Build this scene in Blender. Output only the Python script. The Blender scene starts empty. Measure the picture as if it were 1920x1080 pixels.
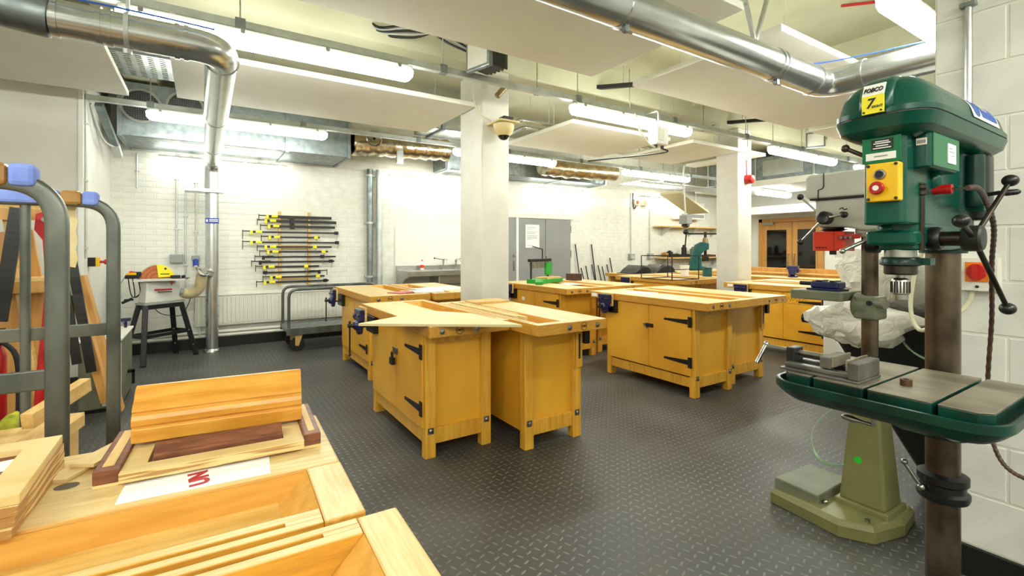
import bpy, math, random
import numpy as np
from mathutils import Vector, Matrix
random.seed(7); np.random.seed(7)
sc = bpy.context.scene
COL = sc.collection
PI = math.pi
R = math.radians

# ------------------------------------------------------------------ camera, world, exposure
cam_d = bpy.data.cameras.new('camera')
cam = bpy.data.objects.new('camera', cam_d); COL.objects.link(cam)
cam_d.sensor_width = 36.0
cam_d.lens = 893.0/1920.0*36.0
cam_d.shift_y = -75.0/1920.0
cam_d.clip_start = 0.02; cam_d.clip_end = 100
cam.location = (0, 0, 1.35)
cam.rotation_euler = (R(90), 0, R(-32.9))
sc.camera = cam
wd = bpy.data.worlds.new('world'); sc.world = wd; wd.use_nodes = True
wd.node_tree.nodes['Background'].inputs[0].default_value = (0.9, 0.95, 1.0, 1)
wd.node_tree.nodes['Background'].inputs[1].default_value = 0.25
sc.view_settings.view_transform = 'Standard'
sc.view_settings.look = 'None'
sc.view_settings.gamma = 1.0
sc.view_settings.use_curve_mapping = False
sc.view_settings.exposure = 1.30
LAMP = 21.0          # emission of the fluorescent diffusers

# ------------------------------------------------------------------ materials
def s(r, g, b):
    f = lambda c: (c/255/12.92) if c/255 <= .04045 else ((c/255+.055)/1.055)**2.4
    return (f(r), f(g), f(b), 1)
MATS = {}
def mat(name, c1, c2=None, scale=6, stretch=(1, 1, 1), rough=.5, metal=0, bump=0, bscale=None, coat=0, rough2=None, detail=4, lo=.35, hi=.65, spec=None):
    m = bpy.data.materials.new(name); m.use_nodes = True; MATS[name] = m
    nt = m.node_tree; N = nt.nodes; L = nt.links
    b = N['Principled BSDF']
    b.inputs['Base Color'].default_value = c1
    b.inputs['Roughness'].default_value = rough
    b.inputs['Metallic'].default_value = metal
    if spec is not None: b.inputs['Specular IOR Level'].default_value = spec
    if coat:
        b.inputs['Coat Weight'].default_value = coat; b.inputs['Coat Roughness'].default_value = .12
    if c2 is not None or bump or rough2 is not None:
        tc = N.new('ShaderNodeTexCoord'); mp = N.new('ShaderNodeMapping'); mp.inputs['Scale'].default_value = stretch
        L.new(tc.outputs['Object'], mp.inputs['Vector'])
        nz = N.new('ShaderNodeTexNoise'); nz.inputs['Scale'].default_value = scale; nz.inputs['Detail'].default_value = detail
        L.new(mp.outputs['Vector'], nz.inputs['Vector'])
        mr = N.new('ShaderNodeMapRange'); mr.inputs['From Min'].default_value = lo; mr.inputs['From Max'].default_value = hi
        L.new(nz.outputs['Fac'], mr.inputs['Value'])
        if c2 is not None:
            mx = N.new('ShaderNodeMix'); mx.data_type = 'RGBA'
            mx.inputs['A'].default_value = c1; mx.inputs['B'].default_value = c2
            L.new(mr.outputs['Result'], mx.inputs['Factor']); L.new(mx.outputs['Result'], b.inputs['Base Color'])
        if rough2 is not None:
            r2 = N.new('ShaderNodeMapRange'); r2.inputs['To Min'].default_value = rough; r2.inputs['To Max'].default_value = rough2
            L.new(mr.outputs['Result'], r2.inputs['Value']); L.new(r2.outputs['Result'], b.inputs['Roughness'])
        if bump:
            n2 = N.new('ShaderNodeTexNoise'); n2.inputs['Scale'].default_value = bscale or scale*4; n2.inputs['Detail'].default_value = 3
            L.new(mp.outputs['Vector'], n2.inputs['Vector'])
            bp = N.new('ShaderNodeBump'); bp.inputs['Strength'].default_value = bump; bp.inputs['Distance'].default_value = .004
            L.new(n2.outputs['Fac'], bp.inputs['Height']); L.new(bp.outputs['Normal'], b.inputs['Normal'])
    return m
def worn_top(name, top1, top2, side1, side2, stretch):
    """bench top: bare worn timber on the upward faces, old varnish on the edges, grain along one axis"""
    m = mat(name, side1, side2, 7, stretch, .42, bump=.1, bscale=26)
    nt = m.node_tree; N = nt.nodes; L = nt.links; b = N['Principled BSDF']
    side = b.inputs['Base Color'].links[0].from_socket
    tc = N.new('ShaderNodeTexCoord'); mp = N.new('ShaderNodeMapping'); mp.inputs['Scale'].default_value = stretch
    L.new(tc.outputs['Object'], mp.inputs['Vector'])
    nz = N.new('ShaderNodeTexNoise'); nz.inputs['Scale'].default_value = 9; nz.inputs['Detail'].default_value = 6
    L.new(mp.outputs['Vector'], nz.inputs['Vector'])
    st = N.new('ShaderNodeTexNoise'); st.inputs['Scale'].default_value = 5; st.inputs['Detail'].default_value = 5
    L.new(tc.outputs['Object'], st.inputs['Vector'])
    r0 = N.new('ShaderNodeMapRange'); r0.inputs['From Min'].default_value = .35; r0.inputs['From Max'].default_value = .7
    L.new(nz.outputs['Fac'], r0.inputs['Value'])
    r1 = N.new('ShaderNodeMapRange'); r1.inputs['From Min'].default_value = .58; r1.inputs['From Max'].default_value = .8; r1.inputs['To Max'].default_value = .55
    L.new(st.outputs['Fac'], r1.inputs['Value'])
    a = N.new('ShaderNodeMix'); a.data_type = 'RGBA'; a.inputs['A'].default_value = top1; a.inputs['B'].default_value = top2
    L.new(r0.outputs['Result'], a.inputs['Factor'])
    c = N.new('ShaderNodeMix'); c.data_type = 'RGBA'; c.inputs['B'].default_value = side2
    L.new(a.outputs['Result'], c.inputs['A']); L.new(r1.outputs['Result'], c.inputs['Factor'])
    sx = N.new('ShaderNodeSeparateXYZ'); L.new(tc.outputs['Normal'], sx.inputs['Vector'])
    r2 = N.new('ShaderNodeMapRange'); r2.inputs['From Min'].default_value = .85; r2.inputs['From Max'].default_value = .95
    L.new(sx.outputs['Z'], r2.inputs['Value'])
    d = N.new('ShaderNodeMix'); d.data_type = 'RGBA'
    L.new(r2.outputs['Result'], d.inputs['Factor']); L.new(side, d.inputs['A']); L.new(c.outputs['Result'], d.inputs['B'])
    L.new(d.outputs['Result'], b.inputs['Base Color'])
    return m
def emit(name, c, strength):
    m = bpy.data.materials.new(name); m.use_nodes = True; MATS[name] = m
    b = m.node_tree.nodes['Principled BSDF']; b.inputs['Base Color'].default_value = c
    b.inputs['Emission Color'].default_value = c; b.inputs['Emission Strength'].default_value = strength
    return m

M_brick = mat('white_painted_brick', s(232, 231, 222), s(222, 220, 209), 9, rough=.45, bump=.25, bscale=60)
M_joint = mat('white_painted_mortar', s(230, 229, 219), s(220, 218, 206), 12, rough=.5, bump=.3, bscale=50)
M_block = mat('white_painted_block', s(224, 223, 217), s(214, 213, 207), 7, rough=.45, bump=.2, bscale=90)
M_plaster = mat('cream_painted_plaster', s(226, 222, 213), s(219, 215, 204), 3, rough=.6)
M_white_wall = mat('white_emulsion', s(232, 230, 222), s(226, 224, 214), 3, rough=.55)
M_ceiling = mat('cream_painted_concrete', s(206, 203, 176), s(190, 187, 158), 1.6, rough=.7, bump=.15, bscale=9)
M_column = mat('cream_gloss_column_paint', s(222, 220, 211), s(215, 212, 201), 5, rough=.4, bump=.1, bscale=40)
M_skirt = mat('black_gloss_paint', s(18, 18, 18), rough=.35)
M_floor = mat('dark_rubber_floor', s(63, 62, 60), s(92, 90, 84), 1.5, rough=.44, rough2=.62, lo=.40, hi=.78, detail=7, bump=.15, bscale=120)
M_tread = mat('tread_bar_rubber', s(108, 108, 105), s(90, 90, 87), 2.2, rough=.34, rough2=.45)
M_raft = mat('acoustic_raft', s(242, 240, 230), s(238, 236, 224), 3, rough=.8)
M_galv = mat('galvanised_steel', s(204, 207, 206), s(192, 196, 195), 9, rough=.25, metal=.92, detail=2)
M_galvd = mat('dull_galvanised_steel', s(150, 158, 160), s(132, 140, 142), 14, rough=.42, metal=1, rough2=.55, bump=.1)
M_trunk = mat('galvanised_trunking', s(208, 212, 209), s(190, 195, 192), 10, rough=.4, metal=.5)
M_galvtube = mat('weathered_galvanised_tube', s(116, 120, 114), s(80, 84, 80), 9, (1, 1, .5), rough=.36, metal=.6, bump=.25, bscale=30)
M_dark = mat('dark_bracket', s(28, 28, 28), rough=.45)
M_black = mat('black_painted_iron', s(9, 9, 10), s(18, 18, 19), 30, rough=.38)
M_rubber = mat('black_rubber', s(20, 20, 20), rough=.7)
M_lampbody = mat('lamp_body_plastic', s(226, 226, 218), rough=.4)
M_diff = emit('lit_diffuser', s(251, 255, 244), LAMP)
M_diff2 = emit('dimmed_lit_diffuser', s(251, 255, 244), LAMP*.72)  # second row turned down so the plenum does not burn out
M_diff3 = emit('single_tube_diffuser', s(251, 255, 244), LAMP*.42)
WOOD = dict(rough=.42, bump=.08)
M_cab = mat('varnished_beech_ply', s(238, 178, 52), s(214, 148, 32), 2.4, (1, 1, .6), coat=.25, detail=7, lo=.42, hi=.8, **WOOD)
M_cabpost = mat('varnished_beech_post', s(236, 180, 64), s(216, 154, 44), 6, (6, 6, .5), coat=.25, **WOOD)
M_topY = worn_top('worn_bench_top', s(228, 202, 146), s(212, 178, 112), s(214, 158, 58), s(194, 136, 50), (14, 1.1, 14))
M_topX = worn_top('worn_end_board', s(230, 205, 150), s(214, 182, 118), s(216, 162, 64), s(196, 140, 54), (1.1, 14, 14))
M_well = mat('varnished_well', s(224, 170, 84), s(208, 150, 64), 5, (8, 1, 8), rough=.5, bump=.1)
M_wellfl = mat('scuffed_well_floor', s(226, 188, 112), s(206, 160, 78), 5, (8, 1, 3), rough=.55, bump=.1)
M_pine = mat('pale_pine', s(226, 190, 124), s(208, 166, 96), 8, (6, 1, 6), rough=.55, bump=.1)
M_ply = mat('pale_plywood', s(228, 202, 146), s(214, 184, 122), 5, (1, 3, 12), rough=.6)
M_plyedge = mat('plywood_layers', s(226, 194, 132), s(172, 126, 72), 22, (.3, .3, 6), rough=.6, lo=.46, hi=.54, detail=1)
M_mahog = mat('dark_mahogany', s(138, 84, 56), s(104, 58, 38), 8, (2, 10, 10), rough=.5, bump=.1)
M_oak = mat('honey_wood_moulding', s(224, 162, 66), s(198, 132, 42), 4, (1.5, 10, 10), rough=.3, coat=.3)
M_doorwood = mat('oak_door_veneer', s(206, 152, 82), s(188, 132, 64), 6, (6, 6, .6), rough=.4)
M_mdf = mat('pale_mdf', s(232, 214, 170), s(224, 203, 154), 3, rough=.6)
M_blue = mat('blue_vice_enamel', s(24, 30, 92), s(16, 20, 62), 20, rough=.3, coat=.4)
M_steel = mat('bright_steel', s(176, 176, 172), s(140, 140, 136), 20, rough=.28, metal=1)
M_dsteel = mat('dark_worn_steel', s(74, 68, 60), s(48, 42, 36), 6, (3, 3, .8), rough=.36, metal=.85, bump=.15, bscale=20)
M_rust = mat('brown_stained_steel', s(122, 108, 90), s(52, 39, 30), 7, (1.5, 1.5, 1.0), rough=.32, metal=.75, bump=.1, lo=.3, hi=.7)
M_green = mat('green_machine_enamel', s(6, 82, 66), s(4, 68, 55), 4, rough=.25, spec=.35, bump=.06, bscale=60)
M_green2 = mat('mid_green_enamel', s(10, 120, 74), s(6, 108, 66), 4, rough=.3, spec=.35)
M_greend = mat('dark_green_iron', s(6, 62, 50), s(8, 36, 30), 12, rough=.32, spec=.35, bump=.12, bscale=50)
M_tableirn = mat('scraped_cast_iron', s(150, 141, 124), s(104, 93, 77), 5, (3, 1, 1), rough=.4, metal=.35, bump=.1)
M_olive = mat('olive_grey_enamel', s(126, 124, 78), s(110, 108, 66), 5, rough=.42, bump=.08)
M_grey = mat('grey_machine_enamel', s(184, 184, 172), s(172, 172, 160), 4, rough=.45)
M_greygreen = mat('grey_green_iron', s(122, 126, 104), s(100, 104, 84), 6, rough=.45)
M_yellow = mat('yellow_plate', s(246, 196, 16), s(236, 184, 8), 5, rough=.4)
M_limey = mat('bright_yellow_label', s(244, 228, 30), rough=.4)
M_red = mat('red_enamel', s(196, 24, 22), s(168, 16, 16), 6, rough=.35)
M_redor = mat('orange_red_guard', s(226, 62, 26), s(212, 50, 18), 4, rough=.35)
M_white = mat('white_plastic', s(238, 238, 234), rough=.4)
M_offw = mat('offwhite_paint', s(226, 224, 212), rough=.45)
M_paper = mat('white_paper', s(244, 243, 240), rough=.7)
M_ink = mat('black_ink', s(26, 26, 28), rough=.6)
M_inkr = mat('red_ink', s(178, 30, 44), rough=.6)
M_inkb = mat('blue_print', s(40, 88, 178), rough=.5)
M_vice = mat('worn_grey_vice', s(120, 119, 112), s(84, 84, 80), 12, rough=.4, metal=.5)
M_greyp = mat('grey_box_plastic', s(150, 152, 148), rough=.5)
M_bluepl = mat('blue_socket_plastic', s(36, 62, 160), rough=.35)
M_foam = mat('blue_foam_sleeve', s(140, 162, 236), s(118, 140, 222), 12, rough=.8, bump=.15)
M_tape = mat('brown_parcel_tape', s(176, 132, 66), s(156, 110, 50), 10, rough=.3)
M_greydoor = mat('grey_door_paint', s(150, 150, 148), s(144, 144, 142), 3, rough=.5)
M_glassd = mat('dark_glazing', s(14, 15, 16), rough=.06, spec=.6)
M_stain = mat('stainless_steel', s(190, 190, 184), s(170, 170, 164), 8, (1, 1, 8), rough=.3, metal=.9)
M_chrome = mat('chrome', s(210, 210, 208), rough=.12, metal=1)
M_foil = mat('crinkled_foil', s(226, 216, 196), s(196, 168, 122), 7, rough=.2, metal=1, bump=1.0, bscale=34)
M_grille = mat('grille_mesh_dark', s(40, 42, 46), rough=.6)
M_dome = mat('cream_dome_plastic', s(226, 206, 150), rough=.35)
M_tealg = mat('teal_press_enamel', s(16, 92, 88), s(10, 70, 68), 6, rough=.35)
M_sawg = mat('bright_green_saw', s(36, 150, 52), rough=.35)
M_blackpl = mat('black_plastic', s(22, 22, 23), rough=.3)
M_disc = mat('brown_abrasive_disc', s(196, 116, 74), s(176, 98, 60), 40, rough=.85)
M_hose = mat('cream_ribbed_hose', s(206, 190, 152), s(186, 168, 128), 6, rough=.5)
M_sander = mat('light_grey_casting', s(206, 206, 198), rough=.4)
M_strap = mat('pale_green_strap', s(150, 188, 150), rough=.4)
M_cable = mat('cream_cable', s(214, 208, 178), rough=.5)
M_flex = mat('brown_flex_conduit', s(84, 58, 50), s(60, 40, 36), 40, rough=.4)
M_sack = mat('yellow_green_sack', s(186, 182, 36), s(122, 128, 30), 22, rough=.8, bump=.5)
M_cloth = mat('cream_packing_sheet', s(224, 208, 160), s(206, 178, 114), 8, rough=.7, bump=.4)
M_copper = mat('brown_pipe', s(146, 126, 84), s(122, 102, 66), 6, rough=.35, metal=.3)
M_hrow = mat('bracket_beige', s(196, 186, 150), rough=.6)

def poly_plastic():
    m = bpy.data.materials.new('clear_polythene'); m.use_nodes = True
    nt = m.node_tree; N = nt.nodes; L = nt.links; b = N['Principled BSDF']
    b.inputs['Base Color'].default_value = s(244, 240, 230); b.inputs['Roughness'].default_value = .2
    b.inputs['Subsurface Weight'].default_value = .25; b.inputs['Subsurface Radius'].default_value = (.1, .1, .1)
    b.inputs['Transmission Weight'].default_value = .12; b.inputs['IOR'].default_value = 1.2
    tc = N.new('ShaderNodeTexCoord'); nz = N.new('ShaderNodeTexNoise'); nz.inputs['Scale'].default_value = 9; nz.inputs['Detail'].default_value = 5
    nz.inputs['Distortion'].default_value = 1.5
    L.new(tc.outputs['Object'], nz.inputs['Vector'])
    bp = N.new('ShaderNodeBump'); bp.inputs['Strength'].default_value = .8; bp.inputs['Distance'].default_value = .03
    L.new(nz.outputs['Fac'], bp.inputs['Height']); L.new(bp.outputs['Normal'], b.inputs['Normal'])
    return m
M_poly = poly_plastic()

# ------------------------------------------------------------------ geometry helpers
def frame_of(d):
    d = Vector(d).normalized()
    a = Vector((0, 0, 1)) if abs(d.z) < .9 else Vector((1, 0, 0))
    u = d.cross(a).normalized(); v = d.cross(u).normalized()
    return u, v
class G:
    def __init__(self): self.v = []; self.f = []
    def add(self, vs, fs):
        o = len(self.v); self.v += [tuple(p) for p in vs]; self.f += [tuple(i+o for i in q) for q in fs]; return self
    def box(self, x0, x1, y0, y1, z0, z1):
        return self.add([(x0, y0, z0), (x1, y0, z0), (x1, y1, z0), (x0, y1, z0), (x0, y0, z1), (x1, y0, z1), (x1, y1, z1), (x0, y1, z1)],
                        [(0, 3, 2, 1), (4, 5, 6, 7), (0, 1, 5, 4), (1, 2, 6, 5), (2, 3, 7, 6), (3, 0, 4, 7)])
    def bar(self, p0, p1, w, h, up=(0, 0, 1)):
        p0 = Vector(p0); p1 = Vector(p1); d = (p1-p0).normalized(); u = Vector(up)
        a = d.cross(u)
        if a.length < 1e-4: a = d.cross(Vector((1, 0, 0)))
        a.normalize(); b = a.cross(d).normalized()
        c = [a*sx*w/2+b*sy*h/2 for sx, sy in ((-1, -1), (1, -1), (1, 1), (-1, 1))]
        return self.add([p0+k for k in c]+[p1+k for k in c], [(3, 2, 1, 0), (4, 5, 6, 7), (0, 1, 5, 4), (1, 2, 6, 5), (2, 3, 7, 6), (3, 0, 4, 7)])
    def rings(self, rs, cap=True, closed=False):
        n = len(rs[0]); o = len(self.v)
        for r in rs: self.v += [tuple(p) for p in r]
        m = len(rs)
        for i in range(m if closed else m-1):
            a = o+i*n; b = o+((i+1) % m)*n
            for k in range(n):
                k2 = (k+1) % n
                self.f.append((a+k, a+k2, b+k2, b+k))
        if cap and not closed:
            self.f.append(tuple(o+k for k in reversed(range(n)))); self.f.append(tuple(o+(m-1)*n+k for k in range(n)))
        return self
    def cyl(self, p0, p1, r, r2=None, n=16, cap=True):
        p0 = Vector(p0); p1 = Vector(p1); r2 = r if r2 is None else r2
        u, v = frame_of(p1-p0)
        cs = [(math.cos(2*PI*k/n), -math.sin(2*PI*k/n)) for k in range(n)]
        return self.rings([[p0+(u*c+v*q)*r for c, q in cs], [p1+(u*c+v*q)*r2 for c, q in cs]], cap)
    def tube(self, pts, r, n=8, cap=True, closed=False):
        P = [Vector(p) for p in pts]; m = len(P)
        T = []
        for i in range(m):
            a = P[(i-1) % m] if (closed or i > 0) else P[i]; b = P[(i+1) % m] if (closed or i < m-1) else P[i]
            T.append((b-a).normalized())
        u, v = frame_of(T[0]); rs = []
        for i in range(m):
            if i:
                u = (u-T[i]*u.dot(T[i])).normalized(); v = T[i].cross(u).normalized()
                v = -v if False else v
            else:
                v = T[0].cross(u).normalized()
            rr = r[i] if isinstance(r, (list, tuple)) else r
            rs.append([P[i]+(u*math.cos(2*PI*k/n)+v*math.sin(2*PI*k/n))*rr for k in range(n)])
        return self.rings(rs, cap, closed)
    def lathe(self, prof, o=(0, 0, 0), axis=(0, 0, 1), n=20, cap=True):
        o = Vector(o); d = Vector(axis).normalized(); u, v = frame_of(d); v = d.cross(u)
        return self.rings([[o+d*h+(u*math.cos(2*PI*k/n)+v*math.sin(2*PI*k/n))*max(r, 1e-4) for k in range(n)] for r, h in prof], cap)
    def prism(self, poly, a0, a1, plane='xy'):
        f = {'xy': lambda p, a: (p[0], p[1], a), 'xz': lambda p, a: (p[0], a, p[1]), 'yz': lambda p, a: (a, p[0], p[1])}[plane]
        return self.rings([[f(p, a0) for p in poly], [f(p, a1) for p in poly]])
    def sphere(self, c, r, n=14, sz=1.0):
        m = n//2+1
        return self.lathe([(r*math.sin(PI*i/m), -r*sz*math.cos(PI*i/m)) for i in range(m+1)], c, n=n)
    def quad(self, a, b, c, d): return self.add([a, b, c, d], [(0, 1, 2, 3)])
    def build(self, name, m, parent=None, bevel=0, smooth=None, loc=None, seg=2):
        me = bpy.data.meshes.new(name); me.from_pydata(self.v, [], self.f)
        import bmesh
        bm = bmesh.new(); bm.from_mesh(me); bmesh.ops.recalc_face_normals(bm, faces=bm.faces); bm.to_mesh(me); bm.free()
        me.materials.append(m)
        if smooth is not None:
            me.shade_smooth(); me.set_sharp_from_angle(angle=R(smooth))
        o = bpy.data.objects.new(name, me); COL.objects.link(o)
        if parent is not None: o.parent = parent
        if loc is not None: o.location = loc
        if bevel:
            bv = o.modifiers.new('bevel', 'BEVEL'); bv.width = bevel; bv.segments = seg; bv.limit_method = 'ANGLE'; bv.angle_limit = R(40)
        return o
def fillet(pts, r, n=6):
    P = [Vector(p) for p in pts]; out = [P[0]]
    for i in range(1, len(P)-1):
        a = (P[i-1]-P[i]); b = (P[i+1]-P[i]); rr = min(r, a.length*.49, b.length*.49)
        p0 = P[i]+a.normalized()*rr; p1 = P[i]+b.normalized()*rr
        for k in range(n+1):
            t = k/n
            out.append(p0*(1-t)**2+P[i]*2*t*(1-t)+p1*t*t)
    out.append(P[-1]); return out
def smoothpath(pts, n=6):
    P = [Vector(p) for p in pts]; out = []
    for i in range(len(P)-1):
        p0 = P[max(i-1, 0)]; p1 = P[i]; p2 = P[i+1]; p3 = P[min(i+2, len(P)-1)]
        for k in range(n):
            t = k/n
            out.append(.5*((2*p1)+(p2-p0)*t+(2*p0-5*p1+4*p2-p3)*t*t+(3*p1-p0-3*p2+p3)*t**3))
    out.append(P[-1]); return out
def rrect(x0, x1, y0, y1, r, n=5):
    out = []
    for cx, cy, a0 in ((x1-r, y1-r, 0), (x0+r, y1-r, 90), (x0+r, y0+r, 180), (x1-r, y0+r, 270)):
        for k in range(n+1):
            a = R(a0+90*k/n); out.append((cx+r*math.cos(a), cy+r*math.sin(a)))
    return out
def tag(o, label=None, cat=None, group=None, kind=None):
    if label: o['label'] = label
    if cat: o['category'] = cat
    if group: o['group'] = group
    if kind: o['kind'] = kind
    return o
def thing(name, label, cat, loc=(0, 0, 0), rz=0, group=None):
    o = bpy.data.objects.new(name, None); COL.objects.link(o); o.empty_display_size = .1
    o.location = loc; o.rotation_euler = (0, 0, R(rz)); return tag(o, label, cat, group)
def struct(o): o['kind'] = 'structure'; return o
def plabel(o, t): o['label'] = t; return o
def text(body, name, m, parent, size, loc, rot, extr=.0006, align='CENTER', shear=0, sx=1, bold=.018):
    cu = bpy.data.curves.new('t', 'FONT'); cu.body = body; cu.size = size; cu.extrude = extr
    cu.offset = size*bold; cu.align_x = align; cu.align_y = 'CENTER'; cu.shear = shear; cu.resolution_u = 3
    t = bpy.data.objects.new('t', cu); COL.objects.link(t)
    dg = bpy.context.evaluated_depsgraph_get()
    me = bpy.data.meshes.new_from_object(t.evaluated_get(dg)); me.name = name
    bpy.data.objects.remove(t); bpy.data.curves.remove(cu)
    me.materials.clear(); me.materials.append(m)
    o = bpy.data.objects.new(name, me); COL.objects.link(o)
    if parent is not None: o.parent = parent
    o.location = loc; o.rotation_euler = rot; o.scale = (sx, 1, 1)
    return o
def copy_part(o, parent=None, loc=None, rot=None, name=None):
    c = o.copy(); COL.objects.link(c)
    if parent is not None: c.parent = parent
    if loc is not None: c.location = loc
    if rot is not None: c.rotation_euler = rot
    return c
# ------------------------------------------------------------------ the room
YB = 7.65      # brick back wall
XF = 12.0      # far wall with the oak doors
ZC = 3.45      # concrete soffit
fl = struct(G().box(-4.2, 12.2, -3.0, 7.8, -.1, 0).build('floor', M_floor))
def tread():
    sp = .046
    xs = np.arange(-1.0, 7.2, sp); ys = np.arange(.35, 7.55, sp)
    gx, gy = np.meshgrid(np.arange(len(xs)), np.arange(len(ys)))
    gx = gx.ravel(); gy = gy.ravel()
    cx = xs[gx]; cy = ys[gy]
    keep = ~((cy < 2.0) & (cx > 4.2)) & (cx*.84-cy*.543 < 1.1*(cx*.543+cy*.84)) & (cx*.84-cy*.543 > -1.1*(cx*.543+cy*.84))
    gx, gy, cx, cy = gx[keep], gy[keep], cx[keep], cy[keep]
    ang = np.where((gx+gy) % 2 == 0, R(22), R(112))
    ca, sa = np.cos(ang), np.sin(ang)
    hl, hw, h = .0185, .0048, .0016
    loc = np.array([(-hl, 0, 0), (-hl*.5, -hw, 0), (hl*.5, -hw, 0), (hl, 0, 0), (hl*.5, hw, 0), (-hl*.5, hw, 0), (-hl*.45, 0, h), (hl*.45, 0, h)])
    n = len(cx)
    V = np.zeros((n, 8, 3))
    V[:, :, 0] = cx[:, None]+loc[None, :, 0]*ca[:, None]-loc[None, :, 1]*sa[:, None]
    V[:, :, 1] = cy[:, None]+loc[None, :, 0]*sa[:, None]+loc[None, :, 1]*ca[:, None]
    V[:, :, 2] = loc[None, :, 2]+.0001
    F = np.array([(0, 1, 6), (1, 2, 7), (1, 7, 6), (2, 3, 7), (3, 4, 7), (4, 5, 6), (4, 6, 7), (5, 0, 6)])
    FF = (F[None]+8*np.arange(n)[:, None, None]).reshape(-1, 3)
    me = bpy.data.meshes.new('tread_bars')
    me.vertices.add(n*8); me.vertices.foreach_set('co', V.ravel())
    me.loops.add(FF.size); me.loops.foreach_set('vertex_index', FF.ravel().astype(np.int32))
    me.polygons.add(len(FF)); me.polygons.foreach_set('loop_start', np.arange(0, FF.size, 3, dtype=np.int32))
    me.update(calc_edges=True); me.materials.append(M_tread)
    o = bpy.data.objects.new('tread_bars', me); COL.objects.link(o); o.parent = fl; o['kind'] = 'stuff'
tread()
struct(G().box(-4.2, 12.2, -3.0, 7.8, ZC, ZC+.15).build('ceiling', M_ceiling))
# beams across the soffit, over the column lines
tb = struct(G().box(-4.2, 12, 4.06, 4.54, 3.12, ZC).build('trim_1', M_ceiling))
struct(G().box(5.5, 5.85, -3.0, 4.06, 3.25, ZC).build('trim_2', M_ceiling))
struct(G().box(-.75, -.45, 4.54, YB, 3.25, ZC).build('trim_3', M_ceiling))

def brick_mesh(w, h, t, ch, plane):
    """one brick face, proud of the joints, softened edge; plane 'xz' faces -y, 'yz' faces -x"""
    g = G()
    a = [(-w/2, -h/2), (w/2, -h/2), (w/2, h/2), (-w/2, h/2)]
    b = [(-w/2+ch, -h/2+ch), (w/2-ch, -h/2+ch), (w/2-ch, h/2-ch), (-w/2+ch, h/2-ch)]
    if plane == 'xz':
        A = [(x, 0, z) for x, z in a]; B = [(x, -t, z) for x, z in b]
    else:
        A = [(0, -x, z) for x, z in a]; B = [(-t, -x, z) for x, z in b]
    return A+B, [(4, 5, 6, 7), (0, 1, 5, 4), (1, 2, 6, 5), (2, 3, 7, 6), (3, 0, 4, 7)]
def pydata(name, v, f, m):
    me = bpy.data.meshes.new(name); me.from_pydata(v, [], f); me.materials.append(m); me.update(); return me
# back wall: painted brick
wb = struct(G().box(-1.05, 12.2, YB, YB+.2, 0, ZC).build('wall_back', M_joint))
BW, BH = .2265, .0765
bv, bf = brick_mesh(BW-.006, BH-.006, .0014, .004, 'xz')
bme = pydata('brick', bv, bf, M_brick)
spots = []
nz = int((2.95-.135)/BH)
for k in range(nz):
    z = .135+(k+.5)*BH
    off = 0 if k % 2 == 0 else BW/2
    for i in range(58):
        x = -.97+off+(i+.5)*BW
        if x+BW/2 > 12: break
        spots.append((x, z))
spots.sort(key=lambda p: (p[0]+.9)**2*.55+(p[1]-1.35)**2*1.3)
for x, z in spots[:300]:
    o = bpy.data.objects.new('brick', bme); COL.objects.link(o); o.parent = wb; o.location = (x, YB-random.uniform(0, .0015), z)
vv, ff = [], []
for x, z in spots[300:]:
    d = random.uniform(0, .0015); o = len(vv)
    vv += [(p[0]+x, p[1]+YB-d, p[2]+z) for p in bv]; ff += [tuple(i+o for i in q) for q in bf]
o = bpy.data.objects.new('brickwork', pydata('brickwork', vv, ff, M_brick)); COL.objects.link(o); o.parent = wb; o['kind'] = 'stuff'
struct(G().box(-.97, 12, YB-.02, YB, 0, .13).build('baseboard_back', M_skirt))
# left: nearer plastered wall and its return
struct(G().box(-4.2, -.985, 6.03, YB+.2, 0, ZC).build('wall_left', M_plaster))
struct(G().box(-.985, -.968, 6.024, YB, 0, 3.1).build('wall_return', M_white_wall))
struct(G().box(-.999, -.964, 6.012, 6.03, 0, 2.9).build('trim_4', M_white))
struct(G().box(-4.2, -.99, 6.005, 6.03, 0, .13).build('baseboard_left', M_skirt))
struct(G().box(-4.3, -4.2, -3, 6.03, 0, ZC).build('wall_side', M_plaster))
struct(G().box(-4.2, 12.2, -3.1, -3.0, 0, ZC).build('wall_front', M_white_wall))
# far wall with doors
wf = struct(G().box(XF, XF+.2, -3.0, 7.8, 0, ZC).build('wall_far', M_white_wall))
# right: painted block wall beside the drill, ends short of the second drill
wr = struct(G().box(2.656, 3.0, -2.9, .735, 0, ZC).build('wall_right', M_joint))
kv, kf = brick_mesh(.444-.008, .2185-.008, .004, .003, 'yz')
kme = pydata('block', kv, kf, M_block)
for k in range(15):
    z = .125+(k+.5)*.2185
    for i in range(8):
        y = .735-(i+(.5 if k % 2 else 0))*.444-.222
        if k % 2 and i == 0:
            hv, hf = brick_mesh(.222-.008, .2185-.008, .004, .003, 'yz')
            o = bpy.data.objects.new('block', pydata('block', hv, hf, M_block)); COL.objects.link(o); o.parent = wr; o.location = (2.656, .735-.111, z)
        if y < -2.6: break
        o = bpy.data.objects.new('block', kme); COL.objects.link(o); o.parent = wr; o.location = (2.656, y, z)
struct(G().box(2.635, 2.656, -2.9, .735, 0, .125).build('baseboard_right', M_skirt))
# columns
struct(G().box(2.28, 2.595, 4.066, 4.535, 0, 3.12).build('column', M_column, bevel=.012))
struct(G().box(6.58, 6.93, 4.066, 4.42, 0, 3.12).build('column', M_column, bevel=.012))
for o in list(COL.objects):
    if o.name == 'column': tag(o, 'square cream painted column behind the two benches nearest the middle', 'column')
    if o.name == 'column.001': tag(o, 'cream painted column further right with the red sounder', 'column')

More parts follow.
